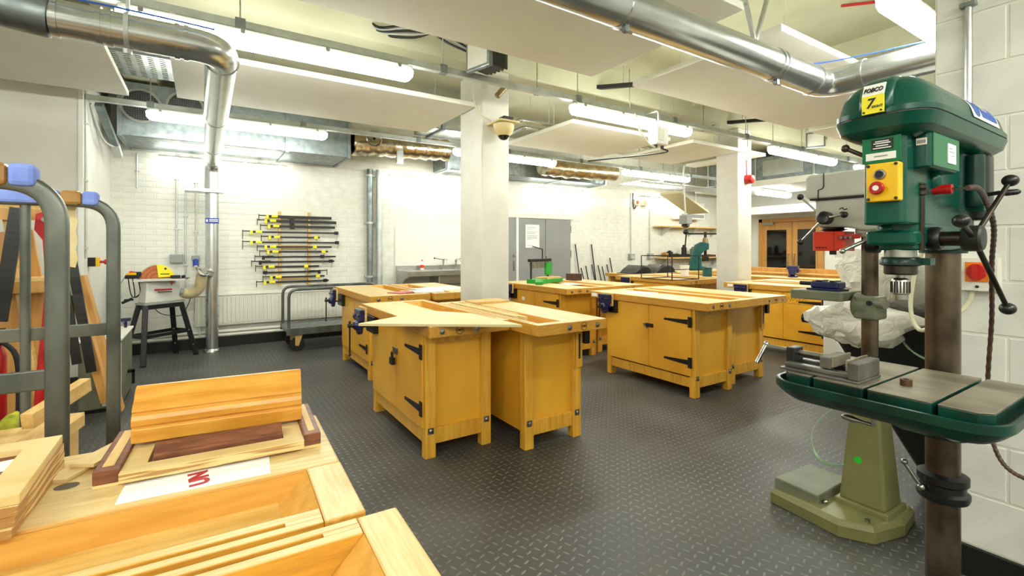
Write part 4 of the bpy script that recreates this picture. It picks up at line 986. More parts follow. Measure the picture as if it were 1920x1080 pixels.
# ------------------------------------------------------------------ beside the drills
t = thing('rubbish_bin', 'large black tapered bin behind the drills', 'bin', (3.75, 1.10, 0))
def rect(x0, x1, y0, y1, z): return [(x, y, z) for x, y in rrect(x0, x1, y0, y1, .05, 4)]
G().rings([rect(-.30, .25, -.42, -.08, .03), rect(-.47, .45, -.42, .36, .88), rect(-.45, .43, -.40, .34, .88), rect(-.28, .23, -.40, -.10, .06)]).build('bin_body', M_blackpl, t, smooth=35)
G().rings([rect(-.50, .48, -.45, .39, .87), rect(-.51, .49, -.46, .40, .90), rect(-.50, .48, -.45, .39, .925), rect(-.45, .43, -.40, .34, .925), rect(-.45, .43, -.40, .34, .87)]).build('bin_rim', M_rubber, t, smooth=35)
G().cyl((-.50, .46, .90), (-.50, .38, .90), .03, n=12).build('hinge_knob', M_blackpl, t, smooth=40)
for x, y in ((-.2, -.36), (-.2, -.14), (.2, -.36), (.2, -.14)): G().cyl((x, y-.02, .045), (x, y+.02, .045), .045, n=16).build('castor', M_rubber, t, smooth=40)
def lumpy(c, rx, ry, rz, seed, n=34, m=22, amp=.18, jit=0):
    rnd = np.random.RandomState(seed); ph = rnd.rand(10, 3)*6.3; kk = rnd.randint(1, 6, (10, 2))
    rs = []
    for i in range(m+1):
        th = PI*i/m; r = []
        for j in range(n):
            p = 2*PI*j/n; f = 1
            for q in range(10): f += amp/(1+kk[q, 0]*.6)*math.sin(kk[q, 0]*p+ph[q, 0])*math.sin(kk[q, 1]*th+ph[q, 1])*math.sin(th)
            r.append((c[0]+rx*f*math.sin(th)*math.cos(p)+jit*rnd.randn(), c[1]+ry*f*math.sin(th)*math.sin(p)+jit*rnd.randn(), c[2]-rz*f*math.cos(th)+jit*rnd.randn()))
        rs.append(r)
    return rs
bg = G().rings(lumpy((0, 0, .20), .42, .44, .30, 3, 34, 22, .20, .011)).build('plastic_bag', M_poly, None, smooth=32, loc=(3.76, 1.22, 1.0))
tag(bg, 'crumpled clear plastic bag heaped over the black bin', 'plastic bag')
bg = G().rings(lumpy((0, 0, 0), .10, .28, .12, 8, 24, 16, .26, .008)).build('plastic_bag', M_poly, None, smooth=32, loc=(3.25, 1.25, .90))
tag(bg, 'loose fold of clear plastic hanging over the bin edge beside the graffiti bench', 'plastic bag')
g = G(); pp = smoothpath([(3.40, .62, .86), (3.2, .86, .72), (2.98, 1.10, .60), (2.72, 1.18, .50), (2.60, 1.20, .43), (2.53, 1.17, .37), (2.52, 1.13, .32), (2.58, 1.10, .29), (2.66, 1.09, .275)], 8)
for a, c in zip(pp[:-1], pp[1:]): g.bar(tuple(a), tuple(c), .013, .0015, (.3, .8, .5))
tag(g.build('packing_strap', M_strap), 'pale green packing strap looping down by the olive pedestal', 'strap')
g = G(); pp = smoothpath([(3.55, 1.2, .93), (3.22, 1.0, .80), (3.18, .80, .72), (3.20, .66, .60), (3.26, .6, .4)], 8)
for a, c in zip(pp[:-1], pp[1:]): g.bar(tuple(a), tuple(c), .012, .0015, (.5, .5, .3))
tag(g.build('packing_strap', M_strap), 'pale green packing strap crossing the black bin', 'strap')
# rotary isolator and conduit on the block wall
t = thing('isolator_switch', 'white rotary isolator with an orange plate on the block wall by the drill', 'switch', (2.652, .59, 1.245))
G().box(-.05, 0, -.062, .062, -.068, .068).build('enclosure', M_offw, t, bevel=.004)
G().box(-.052, -.049, -.058, -.045, -.064, .064).build('enclosure_lid', M_offw, t)
G().box(-.053, -.049, -.034, .036, -.03, .048).build('orange_plate', mat('orange_plate', s(232, 122, 24), rough=.4), t)
G().lathe([(.030, 0), (.032, .01), (.028, .02)], (-.053, 0, .010), (-1, 0, 0), n=24).box(-.085, -.053, -.010, .010, -.022, .04).build('rotary_knob', M_red, t, smooth=40)
G().cyl((-.055, .0, -.05), (-.049, 0, -.05), .006, n=8).build('screw', M_dark, t)
G().tube(smoothpath([(-.025, .02, -.07), (-.03, .03, -.12), (-.06, .08, -.19), (-.06, .16, -.245), (-.02, .20, -.245), (.0, .225, -.20), (.02, .235, -.12), (.045, .225, .01), (.06, .2, .1)]), .009, 8).build('supply_cable', M_cable, t, smooth=50)
t = thing('wall_conduit', 'galvanised conduit running up the block wall above the green drill', 'conduit', (2.640, .625, 1.40))
G().cyl((0, 0, 0), (0, 0, 2.04), .013, n=10).build('conduit', M_galv, t, smooth=50)
for z in (.35, .95, 1.6): G().box(-.016, .012, -.026, .026, z-.01, z+.01).build('saddle', M_galvd, t, bevel=.003)

# ------------------------------------------------------------------ back wall fittings
t = thing('radiator', 'white ribbed panel radiator low on the brick wall', 'radiator', (-.10, YB-.108, .30))
G().box(0, 2.1, .015, .03, 0, .41).box(0, 2.1, .06, .075, 0, .41).build('panel', M_offw, t, bevel=.006)
me = None
for k in range(42):
    xx = .035+k*.049
    if me is None:
        me = G().prism([(-.016, .015), (-.010, .004), (.010, .004), (.016, .015)], .03, .38).build('radiator_rib', M_offw, t, loc=(xx, 0, 0))
    else: copy_part(me, t, (xx, 0, 0))
G().box(-.01, 2.11, .0, .09, .405, .42).build('top_grille', M_offw, t, bevel=.004)
for x in (.3, 1.8): G().box(x-.02, x+.02, .07, .10, .05, .40).build('wall_bracket', M_offw, t)
G().cyl((.05, .04, -.12), (.05, .04, 0), .012, n=8).build('valve_pipe', M_offw, t, smooth=40)
for k, (z, lb) in enumerate(((.215, 'white heating pipe along the foot of the brick wall, upper'), (.165, 'white heating pipe along the foot of the brick wall, lower'))):
    t = thing('heating_pipe', lb, 'pipe', (-.95, YB-.045, z))
    G().cyl((0, 0, 0), (3.4, 0, 0), .022, n=12).build('pipe', M_offw, t, smooth=40)
    for x in (.5, 1.6, 2.8): G().box(x-.015, x+.015, -.026, .045, -.006, .006).build('pipe_clip', M_offw, t)
def drop(x, z0, z1, label, box=None, y=YB-.022):
    t = thing('wall_conduit', label, 'conduit', (x, y, z1))
    G().cyl((0, 0, 0), (0, 0, z0-z1), .0115, n=8).build('conduit', M_trunk, t, smooth=50)
    n = max(1, int((z0-z1)/.6))
    for k in range(n): G().box(-.026, .026, -.014, .02, (k+.5)*(z0-z1)/n-.009, (k+.5)*(z0-z1)/n+.009).build('saddle', M_trunk, t, bevel=.003)
    return t
drop(-.71, 2.55, 2.10, 'short conduit stub high on the brick wall at the left')
t = drop(-.30, 2.58, 1.27, 'thin conduit running down to the grey box above the disc sander')
b_ = G().box(-.07, .07, -.055, .02, -.115, .0).build('switch_box', M_greyp, t, bevel=.008)
t = drop(-.205, 2.1, .80, 'thin conduit between the grey box and the blue socket')
t = drop(-.09, 2.55, 1.24, 'thin conduit running down to the blue socket beside the silver duct')
G().box(-.045, .045, -.05, .02, -.06, .01).build('socket_box', M_greyp, t, bevel=.006)
G().cyl((0, -.03, -.05), (0, -.075, -.13), .034, n=16).build('blue_socket', M_bluepl, t, smooth=40)
G().cyl((0, -.075, -.13), (0, -.082, -.143), .024, n=16).build('socket_lid', M_white, t, smooth=40)
G().tube(smoothpath([(0, -.05, -.14), (.03, -.05, -.24), (0, -.04, -.33)]), .006, 6).build('flex', M_dark, t)
for x, z0, lb in ((8.16, 2.60, 'conduit dropping to a socket left of the wall shelf'), (8.79, 2.56, 'conduit dropping to a double socket at the end of the wall shelf')):
    t = drop(x, z0, 1.22, lb); G().box(-.08, .08, -.05, .02, -.13, .0).build('socket_box', M_greyp, t, bevel=.008)
    G().box(-.06, .06, -.053, -.05, -.11, -.02).build('socket_plate', M_trunk, t)
t = thing('call_point', 'pair of small orange and white boxes high on the far wall', 'switch', (8.45, YB, 2.40))
for x in (-.12, .12):
    b_ = G().box(x-.09, x+.09, -.06, 0, -.07, .07).build('box', M_hrow, t, bevel=.006); G().box(x-.04, x+.04, -.066, -.06, -.04, .04).build('box_label', M_redor if x < 0 else M_tape, b_)
G().tube(smoothpath([(-.22, -.02, .2), (-.24, -.03, 0), (-.2, -.03, -.15), (-.14, -.03, -.1)]), .012, 6).build('cable', M_dark, t)
for x, r, lb in ((2.21, .045, 'dark edged grey drain pipe running up the brick wall'), (2.36, .05, 'pale grey drain pipe running up the brick wall beside the sink')):
    t = thing('drain_pipe', lb, 'pipe', (x, YB-.08, 0))
    G().cyl((0, 0, 0), (0, 0, 2.60), r, n=20).build('pipe', M_trunk if r > .046 else M_galvd, t, smooth=50)
    for z in (.9, 1.75, 2.5): g = G(); ring(g, (0, 0, z), (0, 0, 1), r, .03); g.box(-.07, .07, .02, .08, z-.012, z+.012); g.build('pipe_collar', M_trunk, t, smooth=40)
t = thing('splashback_panel', 'white panel joint beside the sink on the back wall', 'panel', (2.64, YB-.018, .14)); G().box(0, 1.6, 0, .010, 0, 1.55).build('panel_board', M_white_wall, t, bevel=.002)
# steel sink unit with two taps
t = thing('sink_unit', 'stainless steel sink and drainer on the back wall behind the papers bench', 'sink', (2.66, YB-.56, 0))
G().box(0, 1.7, 0, .52, .955, .985).build('sink_top', M_stain, t, bevel=.006)
G().box(0, 1.7, .50, .525, .985, 1.06).build('upstand', M_stain, t, bevel=.004)
G().box(0, 1.7, -.01, .01, .90, .985).build('front_apron', M_stain, t, bevel=.004)
G().prism([(0, .96), (.52, .96), (.52, .30), (.42, .30), (.36, .70), (.12, .86), (0, .88)], 0, .02, 'yz').build('end_bracket', M_stain, t, bevel=.003)
G().box(.55, 1.35, .08, .46, .74, .955).build('bowl', M_stain, t, bevel=.03)
G().cyl((.95, .27, .60), (.95, .27, .74), .03, n=12).tube(fillet([(.95, .27, .62), (.95, .27, .52), (.95, .50, .52)], .05), .022, 10).build('waste_trap', M_white, t, smooth=50)
for x, a in ((.80, -1), (1.04, 1)):
    tp = G().cyl((x, .44, .985), (x, .44, 1.10), .016, n=12).cyl((x, .44, 1.10), (x, .44, 1.145), .022, n=12).tube(fillet([(x, .44, 1.12), (x, .42, 1.16), (x, .26, 1.15), (x, .25, 1.10)], .03), .011, 8).build('tap', M_chrome, t, smooth=50)
    G().bar((x, .44, 1.15), (x+a*.16, .43, 1.175), .016, .010).sphere((x+a*.165, .43, 1.178), .016, 8).build('lever_handle', M_dsteel, tp, smooth=50)
so = thing('soap_bottle', 'small white soap bottle with an orange label on the sink', 'bottle', (3.06, YB-.16, .985))
G().lathe([(.03, 0), (.03, .10), (.018, .125), (.012, .13), (.012, .15)], n=16).build('bottle', M_white, so, smooth=40); G().lathe([(.0305, .03), (.0305, .085)], n=16, cap=False).build('orange_label', M_redor, so); G().cyl((0, 0, .15), (0, 0, .165), .014, n=10).build('cap', M_redor, so)
# leaning bars
for k, (xa, za, xb) in enumerate(((6.50, 1.43, 6.66), (6.66, .93, 6.76), (6.79, .97, 6.88), (6.96, 1.0, 7.06), (6.95, 1.43, 7.13), (7.14, .98, 7.24), (7.26, .95, 7.36), (7.40, .99, 7.50), (7.49, 1.13, 7.62))):
    o = G().bar((xa, YB-.03, za), (xa+(xb-xa)*za/(za-.66)*.62, YB-.10-.015*(k % 2)+(.045 if k == 4 else 0), .0), .018, .018).build('steel_bar', M_dark)
    if za > 1.3: lb = ['tall dark steel bar leaning on the white wall, first from the grey doors', 'tall dark steel bar leaning among the shorter ones'][k != 0]
    else: lb = 'short dark steel bar leaning on the wall, number ' + ['', 'one', 'two', 'three', '', 'four', 'five', 'six', 'seven'][k] + ' from the grey doors'
    tag(o, lb.replace('number one', 'first').replace('number two', 'second').replace('number three', 'third').replace('number four', 'fourth').replace('number five', 'fifth').replace('number six', 'sixth').replace('number seven', 'seventh'), 'bar', 'steel bars leaning on the wall')
for k in range(2):
    o = G().bar((6.0+.09*k, YB-.03, 2.58), (6.10+.09*k, YB-.07, 2.032), .022, .022).build('timber_strip', M_offw)
    tag(o, ['pale strip of wood standing on the grey door frame, left one', 'pale strip of wood standing on the grey door frame, right one'][k], 'wood strip', 'strips above the grey doors')

# ------------------------------------------------------------------ rack of sash clamps
YR = YB-.03
t = thing('clamp_rack', 'two notched wooden battens and cross boards holding the clamps on the wall', 'rack', (.92, YR, .80))
for x in (0, .40): G().box(x-.017, x+.017, -.03, .03, 0, 1.08).build('batten', M_pine, t, bevel=.003)
for z, h in ((.98, .035), (.535, .055), (.085, .045)): G().box(.017, .383, -.004, .02, z, z+h).build('cross_board', M_pine, t, bevel=.002)
CL = [(.65, 1.63, 1.80, 0, 'y', None), (.63, 1.70, 1.735, .42, 'y', None), (.67, 1.68, 1.66, .41, 'y', None), (.45, 1.73, 1.575, 1.0, 'y', 'd'), (.68, 1.46, 1.505, .97, 'y', 'y'), (.45, 1.74, 1.43, 1.0, 'y', 'd'), (.63, 1.63, 1.365, .79, 'y', 'y'),
      (.66, 1.58, 1.295, .96, 'y', 'y'), (.60, 1.69, 1.22, .85, 'd', 'd'), (.56, 1.67, 1.15, .98, 'd', 'd'), (.61, 1.45, 1.08, .82, 'y', 'y'), (1.56, .70, 1.00, 1.0, 'd', 'd'), (.70, 1.53, .93, .92, 'y', 'y'), (.62, 1.59, .86, .98, 'y', 'd')]
ordn = ['first', 'second', 'third', 'fourth', 'fifth', 'sixth', 'seventh', 'eighth', 'ninth', 'tenth', 'eleventh', 'twelfth', 'thirteenth', 'lowest']
for k, (x0, x1, z, sl_, c, e) in enumerate(CL):
    sg = 1 if x1 > x0 else -1; Ln = abs(x1-x0)
    lb = {'y': 'sash clamp with yellow jaws, ', 'd': 'sash clamp with black jaws, '}[c]
    lb += ('top of the wall rack' if k == 0 else 'lowest on the wall rack' if k == 13 else ordn[k]+' from the top of the wall rack')
    if sg < 0: lb = 'sash clamp hung the other way round, '+ordn[k]+' from the top of the wall rack'
    t = thing('sash_clamp', lb, 'clamp', (x0, YR-.045, z), 0, 'clamps on the wall rack')
    mh = M_limey if c == 'y' else M_black
    G().box(min(.12*sg, Ln*sg), max(.12*sg, Ln*sg), -.006, .006, -.012 if k > 2 else -.02, .012 if k > 2 else .02).build('bar', M_dark, t)
    G().box(min(.16*sg, .24*sg), max(.16*sg, .24*sg), -.018, .018, -.012, .022).box(min(.09*sg, .125*sg), max(.09*sg, .125*sg), -.016, .016, -.035, .022).build('head', mh, t, bevel=.004)
    G().cyl((0, -.0, .012), (.2*sg, 0, .012), .007, n=8).build('screw', M_dsteel, t, smooth=40)
    G().cyl((0, -.014, .03), (0, -.014, -.10 if k in (3, 5) else -.06), .0055, n=6).build('tommy_bar', M_dark, t)
    if e:
        me_ = M_limey if e == 'y' else M_black
        xx = Ln*sl_*sg-.03*sg
        sd = G().box(xx-.028, xx+.028, -.018, .018, -.022, .026).build('slide', me_, t, bevel=.005)
        G().cyl((xx+.01, -.01, -.02), (xx+.01, -.01, -.10), .003, n=6).build('pin_chain', M_steel, sd)
    elif sl_: G().box(Ln*sl_-.03, Ln*sl_+.03, -.018, .018, -.035, .04).build('slide', M_black, t, bevel=.006)

# ------------------------------------------------------------------ platform cart by the wall
t = thing('platform_cart', 'grey steel platform cart with tubular side hoops by the radiator', 'cart', (.9, 6.72, 0))
G().box(0, 1.35, 0, .56, .24, .30).build('deck', M_galvd, t, bevel=.006)
G().box(-.01, 1.36, -.02, .0, .22, .31).box(-.01, 1.36, .56, .58, .22, .31).build('edge_angle', M_galvtube, t, bevel=.004)
for y in (.0, .56):
    G().tube(fillet([(.02, y, .24), (.02, y, .81), (1.33, y, .81), (1.33, y, .24)], .11, 8), .019, 12).build('side_hoop', M_galvtube, t, smooth=50)
for x in (.13, 1.2):
    for y in (.06, .5):
        w_ = G().lathe([(.03, -.022), (.085, -.022), (.09, -.012), (.09, .012), (.085, .022), (.03, .022)], (x, y, .09), (0, 1, 0), n=20).build('wheel', M_rubber, t, smooth=40)
        G().cyl((x, y-.03, .09), (x, y+.03, .09), .03, n=12).build('wheel_hub', M_flex, w_, smooth=40)
        G().prism([(x-.03, .08), (x+.01, .07), (x+.07, .24), (x-.03, .24)], y-.036, y-.03, 'xz').prism([(x-.03, .08), (x+.01, .07), (x+.07, .24), (x-.03, .24)], y+.03, y+.036, 'xz').build('castor_fork', M_pine if x < .5 else M_galvd, t)

# ------------------------------------------------------------------ disc sander on its stand
t = thing('disc_sander', 'disc sander with a brown disc and yellow guard on a black steel stand', 'sander', (-.44, 7.15, 0), 0)
ft = [(-.14, -.34), (.36, .10), (.14, .34), (-.36, -.08)]; tp_ = [(-.13, -.19), (.20, .06), (.10, .20), (-.20, -.05)]
for (fx, fy), (tx, ty) in zip(ft, tp_): 
    d = G().bar((fx, fy, 0), (tx, ty, .68), .055, .055, (0, 1, .2)).build('stand_leg', M_black, t, bevel=.006)
    for z in (.14, .33): 
        u = z/.68; G().cyl((fx+(tx-fx)*u, fy+(ty-fy)*u-.034, z), (fx+(tx-fx)*u, fy+(ty-fy)*u-.024, z), .008, n=8).build('bolt', M_steel, d)
def mid(i, u): return (ft[i][0]+(tp_[i][0]-ft[i][0])*u, ft[i][1]+(tp_[i][1]-ft[i][1])*u, .68*u)
for i in range(4):
    G().bar(mid(i, .47), mid((i+1) % 4, .47), .012, .04).build('stand_brace', M_black, t)
    G().bar(mid(i, .96), mid((i+1) % 4, .96), .014, .05).build('stand_rail', M_black, t)
G().prism([(-.24, -.06), (-.14, -.24), (.25, .06), (.12, .25)], .68, .705).build('base_flange', M_greyp, t, bevel=.005)
G().rings([[(-.22, -.05, .705), (-.13, -.21, .705), (.22, .05, .705), (.10, .21, .705)], [(-.19, -.03, .955), (-.12, -.15, .955), (.19, .04, .955), (.10, .17, .955)]]).build('machine_body', M_sander, t, bevel=.012)
G().box(-.05, .12, -.135, -.128, 0.845, 0.865).build('red_badge', M_inkr, t)
G().box(-.02, .12, -.132, -.128, 0.822, 0.832).build('badge_text', M_ink, t)
tbl = G().prism([(-.24, -.22), (.25, -.20), (.28, -.02), (-.22, -.02)], 0.960, 0.983).build('work_table', M_sander, t, bevel=.003)
G().prism([(.12, -.19), (.27, -.19), (.30, -.06), (.12, -.05)], 0.983, 0.989).build('table_edge', M_black, tbl)
G().cyl((-.03, .0, 0.980), (-.03, .04, 0.980), .178, n=40).build('disc_guard_back', M_sander, t, smooth=40)
dk = G().cyl((-.03, -.022, 0.980), (-.03, .0, 0.980), .165, n=40).build('sanding_disc', M_disc, t, smooth=40)
g = G()
for r in (.06, .105): g.lathe([(r, 0), (r, .001), (r+.008, .001), (r+.008, 0)], (-.03, -.022, 0.980), (0, -1, 0), n=32, cap=False)
g.build('disc_swirl', mat('worn_disc_ring', s(150, 78, 50), rough=0.965), dk)
sec = [(-.02, 0.995)]+[(-.03+.17*math.cos(R(a)), 0.980+.17*math.sin(R(a))) for a in range(8, 93, 7)]
yg = G().prism(sec, -.038, -.026, 'xz').build('yellow_guard', M_limey, t, bevel=.002)
G().cyl((.05, -.038, 1.100), (.05, -.043, 1.100), .012, n=12).build('guard_knob', M_black, yg)
G().box(.0, .09, -.0395, -.038, 1.030, 1.041).build('guard_print', M_ink, yg)
G().box(.10, .20, -.10, -.05, 0.983, 1.020).cyl((.21, -.09, 1.000), (.25, -.09, 1.010), .016, n=10).build('mitre_gauge', M_black, t, bevel=.004)
sw = G().box(-.33, -.20, -.09, -.03, 0.990, 1.035).box(-.27, -.18, -.07, -.03, 1.015, 1.070).build('switch_housing', M_black, t, bevel=.008)
G().box(-.315, -.225, -.085, -.035, 1.035, 1.060).build('switch_plate', M_yellow, sw, bevel=.004)
G().lathe([(.022, 0), (.024, .012), (.012, .022)], (-.27, -.06, 1.060), n=14).build('stop_button', M_redor, sw, smooth=40)
G().bar((-.36, -.06, .71), (-.26, -.06, .76), .03, .03).box(-.34, -.25, -.07, -.05, .735, .755).build('locking_handle', M_black, t, bevel=.006)
for dx in (-.30, -.26, -.21): G().tube(smoothpath([(dx, -.06, 0.990), (dx+.02, -.06, .83), (-.24+.3*(dx+.26), -.05, .77), (-.20, -.04, .80)]), .006, 6).build('cable', M_black, t)
G().tube(smoothpath([(-.33, -.06, 1.015), (-.42, -.05, .82), (-.43, -.02, .66), (-.38, .05, .5), (-.33, .1, .42)]), .006, 6).build('mains_flex', M_greyp, t, smooth=50)
G().tube(smoothpath([(-.1, .1, .67), (-.02, .15, .55), (.1, .2, .50), (.2, .2, .50), (.26, .2, .6), (.3, .2, .72)]), .005, 6).build('floor_flex', M_dark, t, smooth=50)
pp = smoothpath([(.21, .06, .80), (.27, .08, .775), (.335, .08, .785), (.39, .06, .84), (.405, .04, .93), (.415, .02, 1.0), (.432, -.01, 1.045)], 10)
G().tube(pp, [.058+.003*(k % 2) for k in range(len(pp))], 18).build('dust_hose', M_hose, t, smooth=60)
G().cyl((.19, .06, .805), (.25, .07, .785), .05, n=18).build('dust_port', M_greyp, t, smooth=40)
g = G(); ring(g, tuple(pp[-2]), tuple(pp[-1]-pp[-2]), .061, .03); g.build('hose_clip', M_galv, t, smooth=40)

# ------------------------------------------------------------------ left corner
t = thing('emergency_stop', 'yellow and black emergency stop button on the white corner', 'switch', (-.968, 6.28, 1.21))
G().box(-.0, .06, -.035, .035, -.045, .045).build('back_box', M_black, t, bevel=.004); G().box(.06, .09, -.035, .035, -.045, .045).build('yellow_face', M_yellow, t, bevel=.004)
G().lathe([(.012, 0), (.012, .03), (.026, .035), (.024, .055)], (.09, 0, 0), (1, 0, 0), n=16).build('mushroom_button', M_red, t, smooth=40)
t = thing('wall_conduit', 'thin conduit running down the white corner at the left', 'conduit', (-.955, 6.10, 1.25))
G().cyl((0, 0, 0), (0, 0, 1.52), .010, n=8).build('conduit', M_trunk, t, smooth=50)
for z in (.1, .75, 1.3): G().box(-.012, .016, -.024, .024, z-.008, z+.008).build('saddle', M_trunk, t)
# galvanised panel trolley with foam sleeves
t = thing('panel_trolley', 'galvanised tubular trolley with blue foam on its two hoops, at the left', 'trolley', (-.31, 1.63, 0))
def squashed(pts, w, d, n=14):
    P = [Vector(p) for p in pts]; rs = []
    for i, p in enumerate(P):
        a = P[max(i-1, 0)]; c = P[min(i+1, len(P)-1)]; T_ = (c-a).normalized(); n_ = Vector((0, 1, 0)); u = T_.cross(n_).normalized()
        rs.append([p+u*w/2*math.copysign(abs(math.cos(q))**.5, math.cos(q))+n_*d/2*math.copysign(abs(math.sin(q))**.5, math.sin(q)) for q in [2*PI*k/n for k in range(n)]])
    return G().rings(rs)
for yy, zt in ((0, 1.515), (.89, 1.535)):
    squashed(fillet([(0, yy, .20), (0, yy, zt), (-1.15, yy, zt), (-1.15, yy, .20)], .11, 10), .046, .032).build('hoop', M_galvtube, t, smooth=50)
    for x0, x1, m in ((-.085, -.035, M_foam), (-.15, -.085, M_tape), (-.5, -.15, M_foam), (-.56, -.5, M_tape), (-1.05, -.56, M_foam)):
        if yy: x0, x1 = x0-.01, x1-.01
        G().box(x0, x1, yy-.028, yy+.028, zt-.016, zt+.040).build('foam_sleeve' if m is M_foam else 'tape_band', m, t, bevel=.012)
    G().bar((0, yy+.012, 1.02), (-1.15, yy+.012, 1.02), .012, .05).build('cross_bar', M_galvtube, t, bevel=.003)
    G().cyl((-.26 if yy else -.55, yy+.005, .2), (-.26 if yy else -.55, yy+.005, zt-.02), .0155, n=14).build('upright', M_galvtube, t, smooth=50)
G().box(-1.2, .05, -.03, .92, .14, .20).build('deck', M_galvtube, t, bevel=.004)
for x in (-1.1, -.05):
    for y in (.05, .84): w_ = G().cyl((x, y-.02, .065), (x, y+.02, .065), .065, n=18).build('wheel', M_rubber, t, smooth=40); G().box(x-.03, x+.03, y-.03, y+.03, .10, .14).build('castor_plate', M_galvd, w_)
sh = G().rings([[(-.50+.006*k*(k % 2), 2.555, 1.53-k*.037+.006*(k % 3)) for k in range(8)]+[(-.425-.008*(k % 2), 2.555, 1.53-k*.037) for k in reversed(range(8))], [(-.50+.006*k*(k % 2), 2.559, 1.53-k*.037+.006*(k % 3)) for k in range(8)]+[(-.425-.008*(k % 2), 2.559, 1.53-k*.037) for k in reversed(range(8))]]).build('packing_sheet', M_cloth)
tag(sh, 'torn cream packing sheet hanging from the rear hoop of the trolley', 'sheet')
# timber carried on the trolley
for k, (p0, p1, w_, h_, lb) in enumerate((((-.42, 1.86, .765), (-.36, 2.16, .765), .04, .04, 'pale square offcut on the trolley nearest the bench'), ((-.47, 2.10, .80), (-.37, 2.36, .84), .035, .05, 'pale offcut resting crosswise on the trolley'), ((-.50, 1.85, .72), (-.42, 2.38, .72), .09, .03, 'flat pale board under the offcuts on the trolley'))):
    tag(G().bar(p0, p1, w_, h_).build('timber_offcut', M_pine, bevel=.002), lb, 'timber', 'offcuts on the trolley')
tag(G().box(-1.1, -.40, 1.75, 2.42, .2005, .70).build('crate', M_pine, bevel=.004), 'wooden crate on the trolley deck under the offcuts', 'crate')
# leaning timber trestle behind the trolley
t = thing('wooden_trestle', 'tall orange wood shelf trestle leaning behind the trolley', 'trestle', (-1.15, 4.4, 0))
G().bar((.02, 0, 1.45), (.22, 0, 0), .35, .03, (0, 1, 0)).build('side_board', M_doorwood, t, bevel=.003)
G().bar((.13, .12, 1.58), (-.05, .12, .9), .05, .05, (0, 1, 0)).build('brace', M_doorwood, t, bevel=.003)
G().bar((.06, -.03, 1.72), (.27, -.03, .05), .03, .10, (0, 1, 0)).build('side_edge', M_pine, t, bevel=.003)
for z in (1.60, 1.13): 
    sf = G().box(-.2, .32, -.12, .16, z, z+.03).build('shelf', M_pine, t, bevel=.003); G().box(-.2, .32, -.125, -.12, z-.07, z).build('shelf_apron', M_doorwood, sf)
for k in range(9): G().box(.09+.024*k, .108+.024*k, -.135, -.12, 1.632, 1.655).build('slat_end', M_ply, t)
G().bar((.40, .25, 1.15), (.62, .25, .12), .04, .12, (0, 1, 0)).build('brace', M_doorwood, t, bevel=.003)
G().bar((.30, .05, 1.08), (.1, .05, .75), .035, .05, (0, 1, 0)).build('brace', M_pine, t, bevel=.003)
# slotted black rails
def slotted(p0, p1, label, w=.045):
    t = thing('slotted_rail', label, 'rail', p1, 0, 'black slotted rails leaning at the left')
    q = Vector(p0)-Vector(p1)
    G().bar((0, 0, 0), tuple(q), w, .02, (0, 1, 0)).build('rail', M_black, t)
    n = 18; g = G(); u = q.normalized(); a = u.cross(Vector((0, 1, 0))).normalized()
    for k in range(1, n):
        c = q*(k/n)+Vector((0, -.0108 if False else -.024, 0))
        for sgn in (-1, 1):
            d = c+a*sgn*w*.22; g.box(d.x-.002, d.x+.002, d.y-.001, d.y+.002, d.z-.003, d.z+.003)
    g.build('slots', M_dsteel, t); t.children[-1]['kind'] = 'stuff'
slotted((-.72, 4.05, 1.40), (-.60, 4.0, .56), 'black slotted rail leaning right of the near trolley post, longest', .05)
slotted((-.76, 4.05, 1.33), (-.67, 4.0, .62), 'black slotted rail tucked behind the near trolley post', .045)
slotted((-.97, 4.15, 1.60), (-1.05, 4.15, .9), 'black slotted rail behind the wooden trestle shelves', .07)
tag(G().bar((-.69, 4.1, 1.05), (-.54, 4.1, .34), .05, .10, (0, 1, 0)).build('wooden_plank', M_doorwood, bevel=.003), 'orange wooden plank leaning behind the black rails', 'plank')
# red bolt croppers
t = thing('bolt_cropper', 'red long handled bolt croppers standing behind the trolley', 'tool', (-.59, 2.9, .30))
G().prism([(-.03, 1.20), (.02, 1.22), (.05, 1.10), (.03, 1.05), (-.005, 1.08), (-.035, 1.13)], -.012, .012, 'xz').build('head_plate', M_red, t, bevel=.003)
for x, z in ((.0, 1.175), (.012, 1.115)): G().cyl((x, -.012, z), (x, -.02, z), .011, n=12).build('bolt', M_steel, t, smooth=40)
G().prism([(.02, 1.2), (.065, 1.27), (.075, 1.24), (.05, 1.12)], -.008, .008, 'xz').build('jaw', M_dark, t)
hn = G().tube([(.0, 0, 1.09), (.012, 0, .9), (.008, 0, .7), (-.01, 0, .45), (-.03, 0, .12)], [.010, .012, .022, .024, .018], 10).build('handle', M_red, t, smooth=50)
G().tube([(.03, .03, 1.06), (.045, .03, .8), (.03, .03, .6), (.03, .03, .05)], [.010, .012, .030, .036], 10).build('handle_grip', M_rubber, t, smooth=50)
t = thing('fire_extinguisher', 'red fire extinguisher with black lever at the left edge', 'fire extinguisher', (-.84, 3.2, .42))
G().lathe([(.05, 0), (.055, .01), (.055, .42), (.04, .47), (.018, .50)], n=20).build('cylinder', M_red, t, smooth=40)
G().box(-.02, .05, -.015, .015, .50, .55).bar((.0, 0, .55), (.08, 0, .52), .02, .012).build('lever', M_black, t, bevel=.004)
G().tube(smoothpath([(.02, 0, .5), (.09, -.02, .42), (.10, -.02, .2), (.09, -.02, .02)]), .011, 8).build('hose', M_rubber, t, smooth=50)
G().box(-.06, .10, -.06, .06, -.03, .0).build('stand_tray', M_red, t, bevel=.004)
for x in (-.05, .08): G().box(x-.012, x+.012, -.05, .05, -.42, -.03).build('stand_leg', M_black, t)
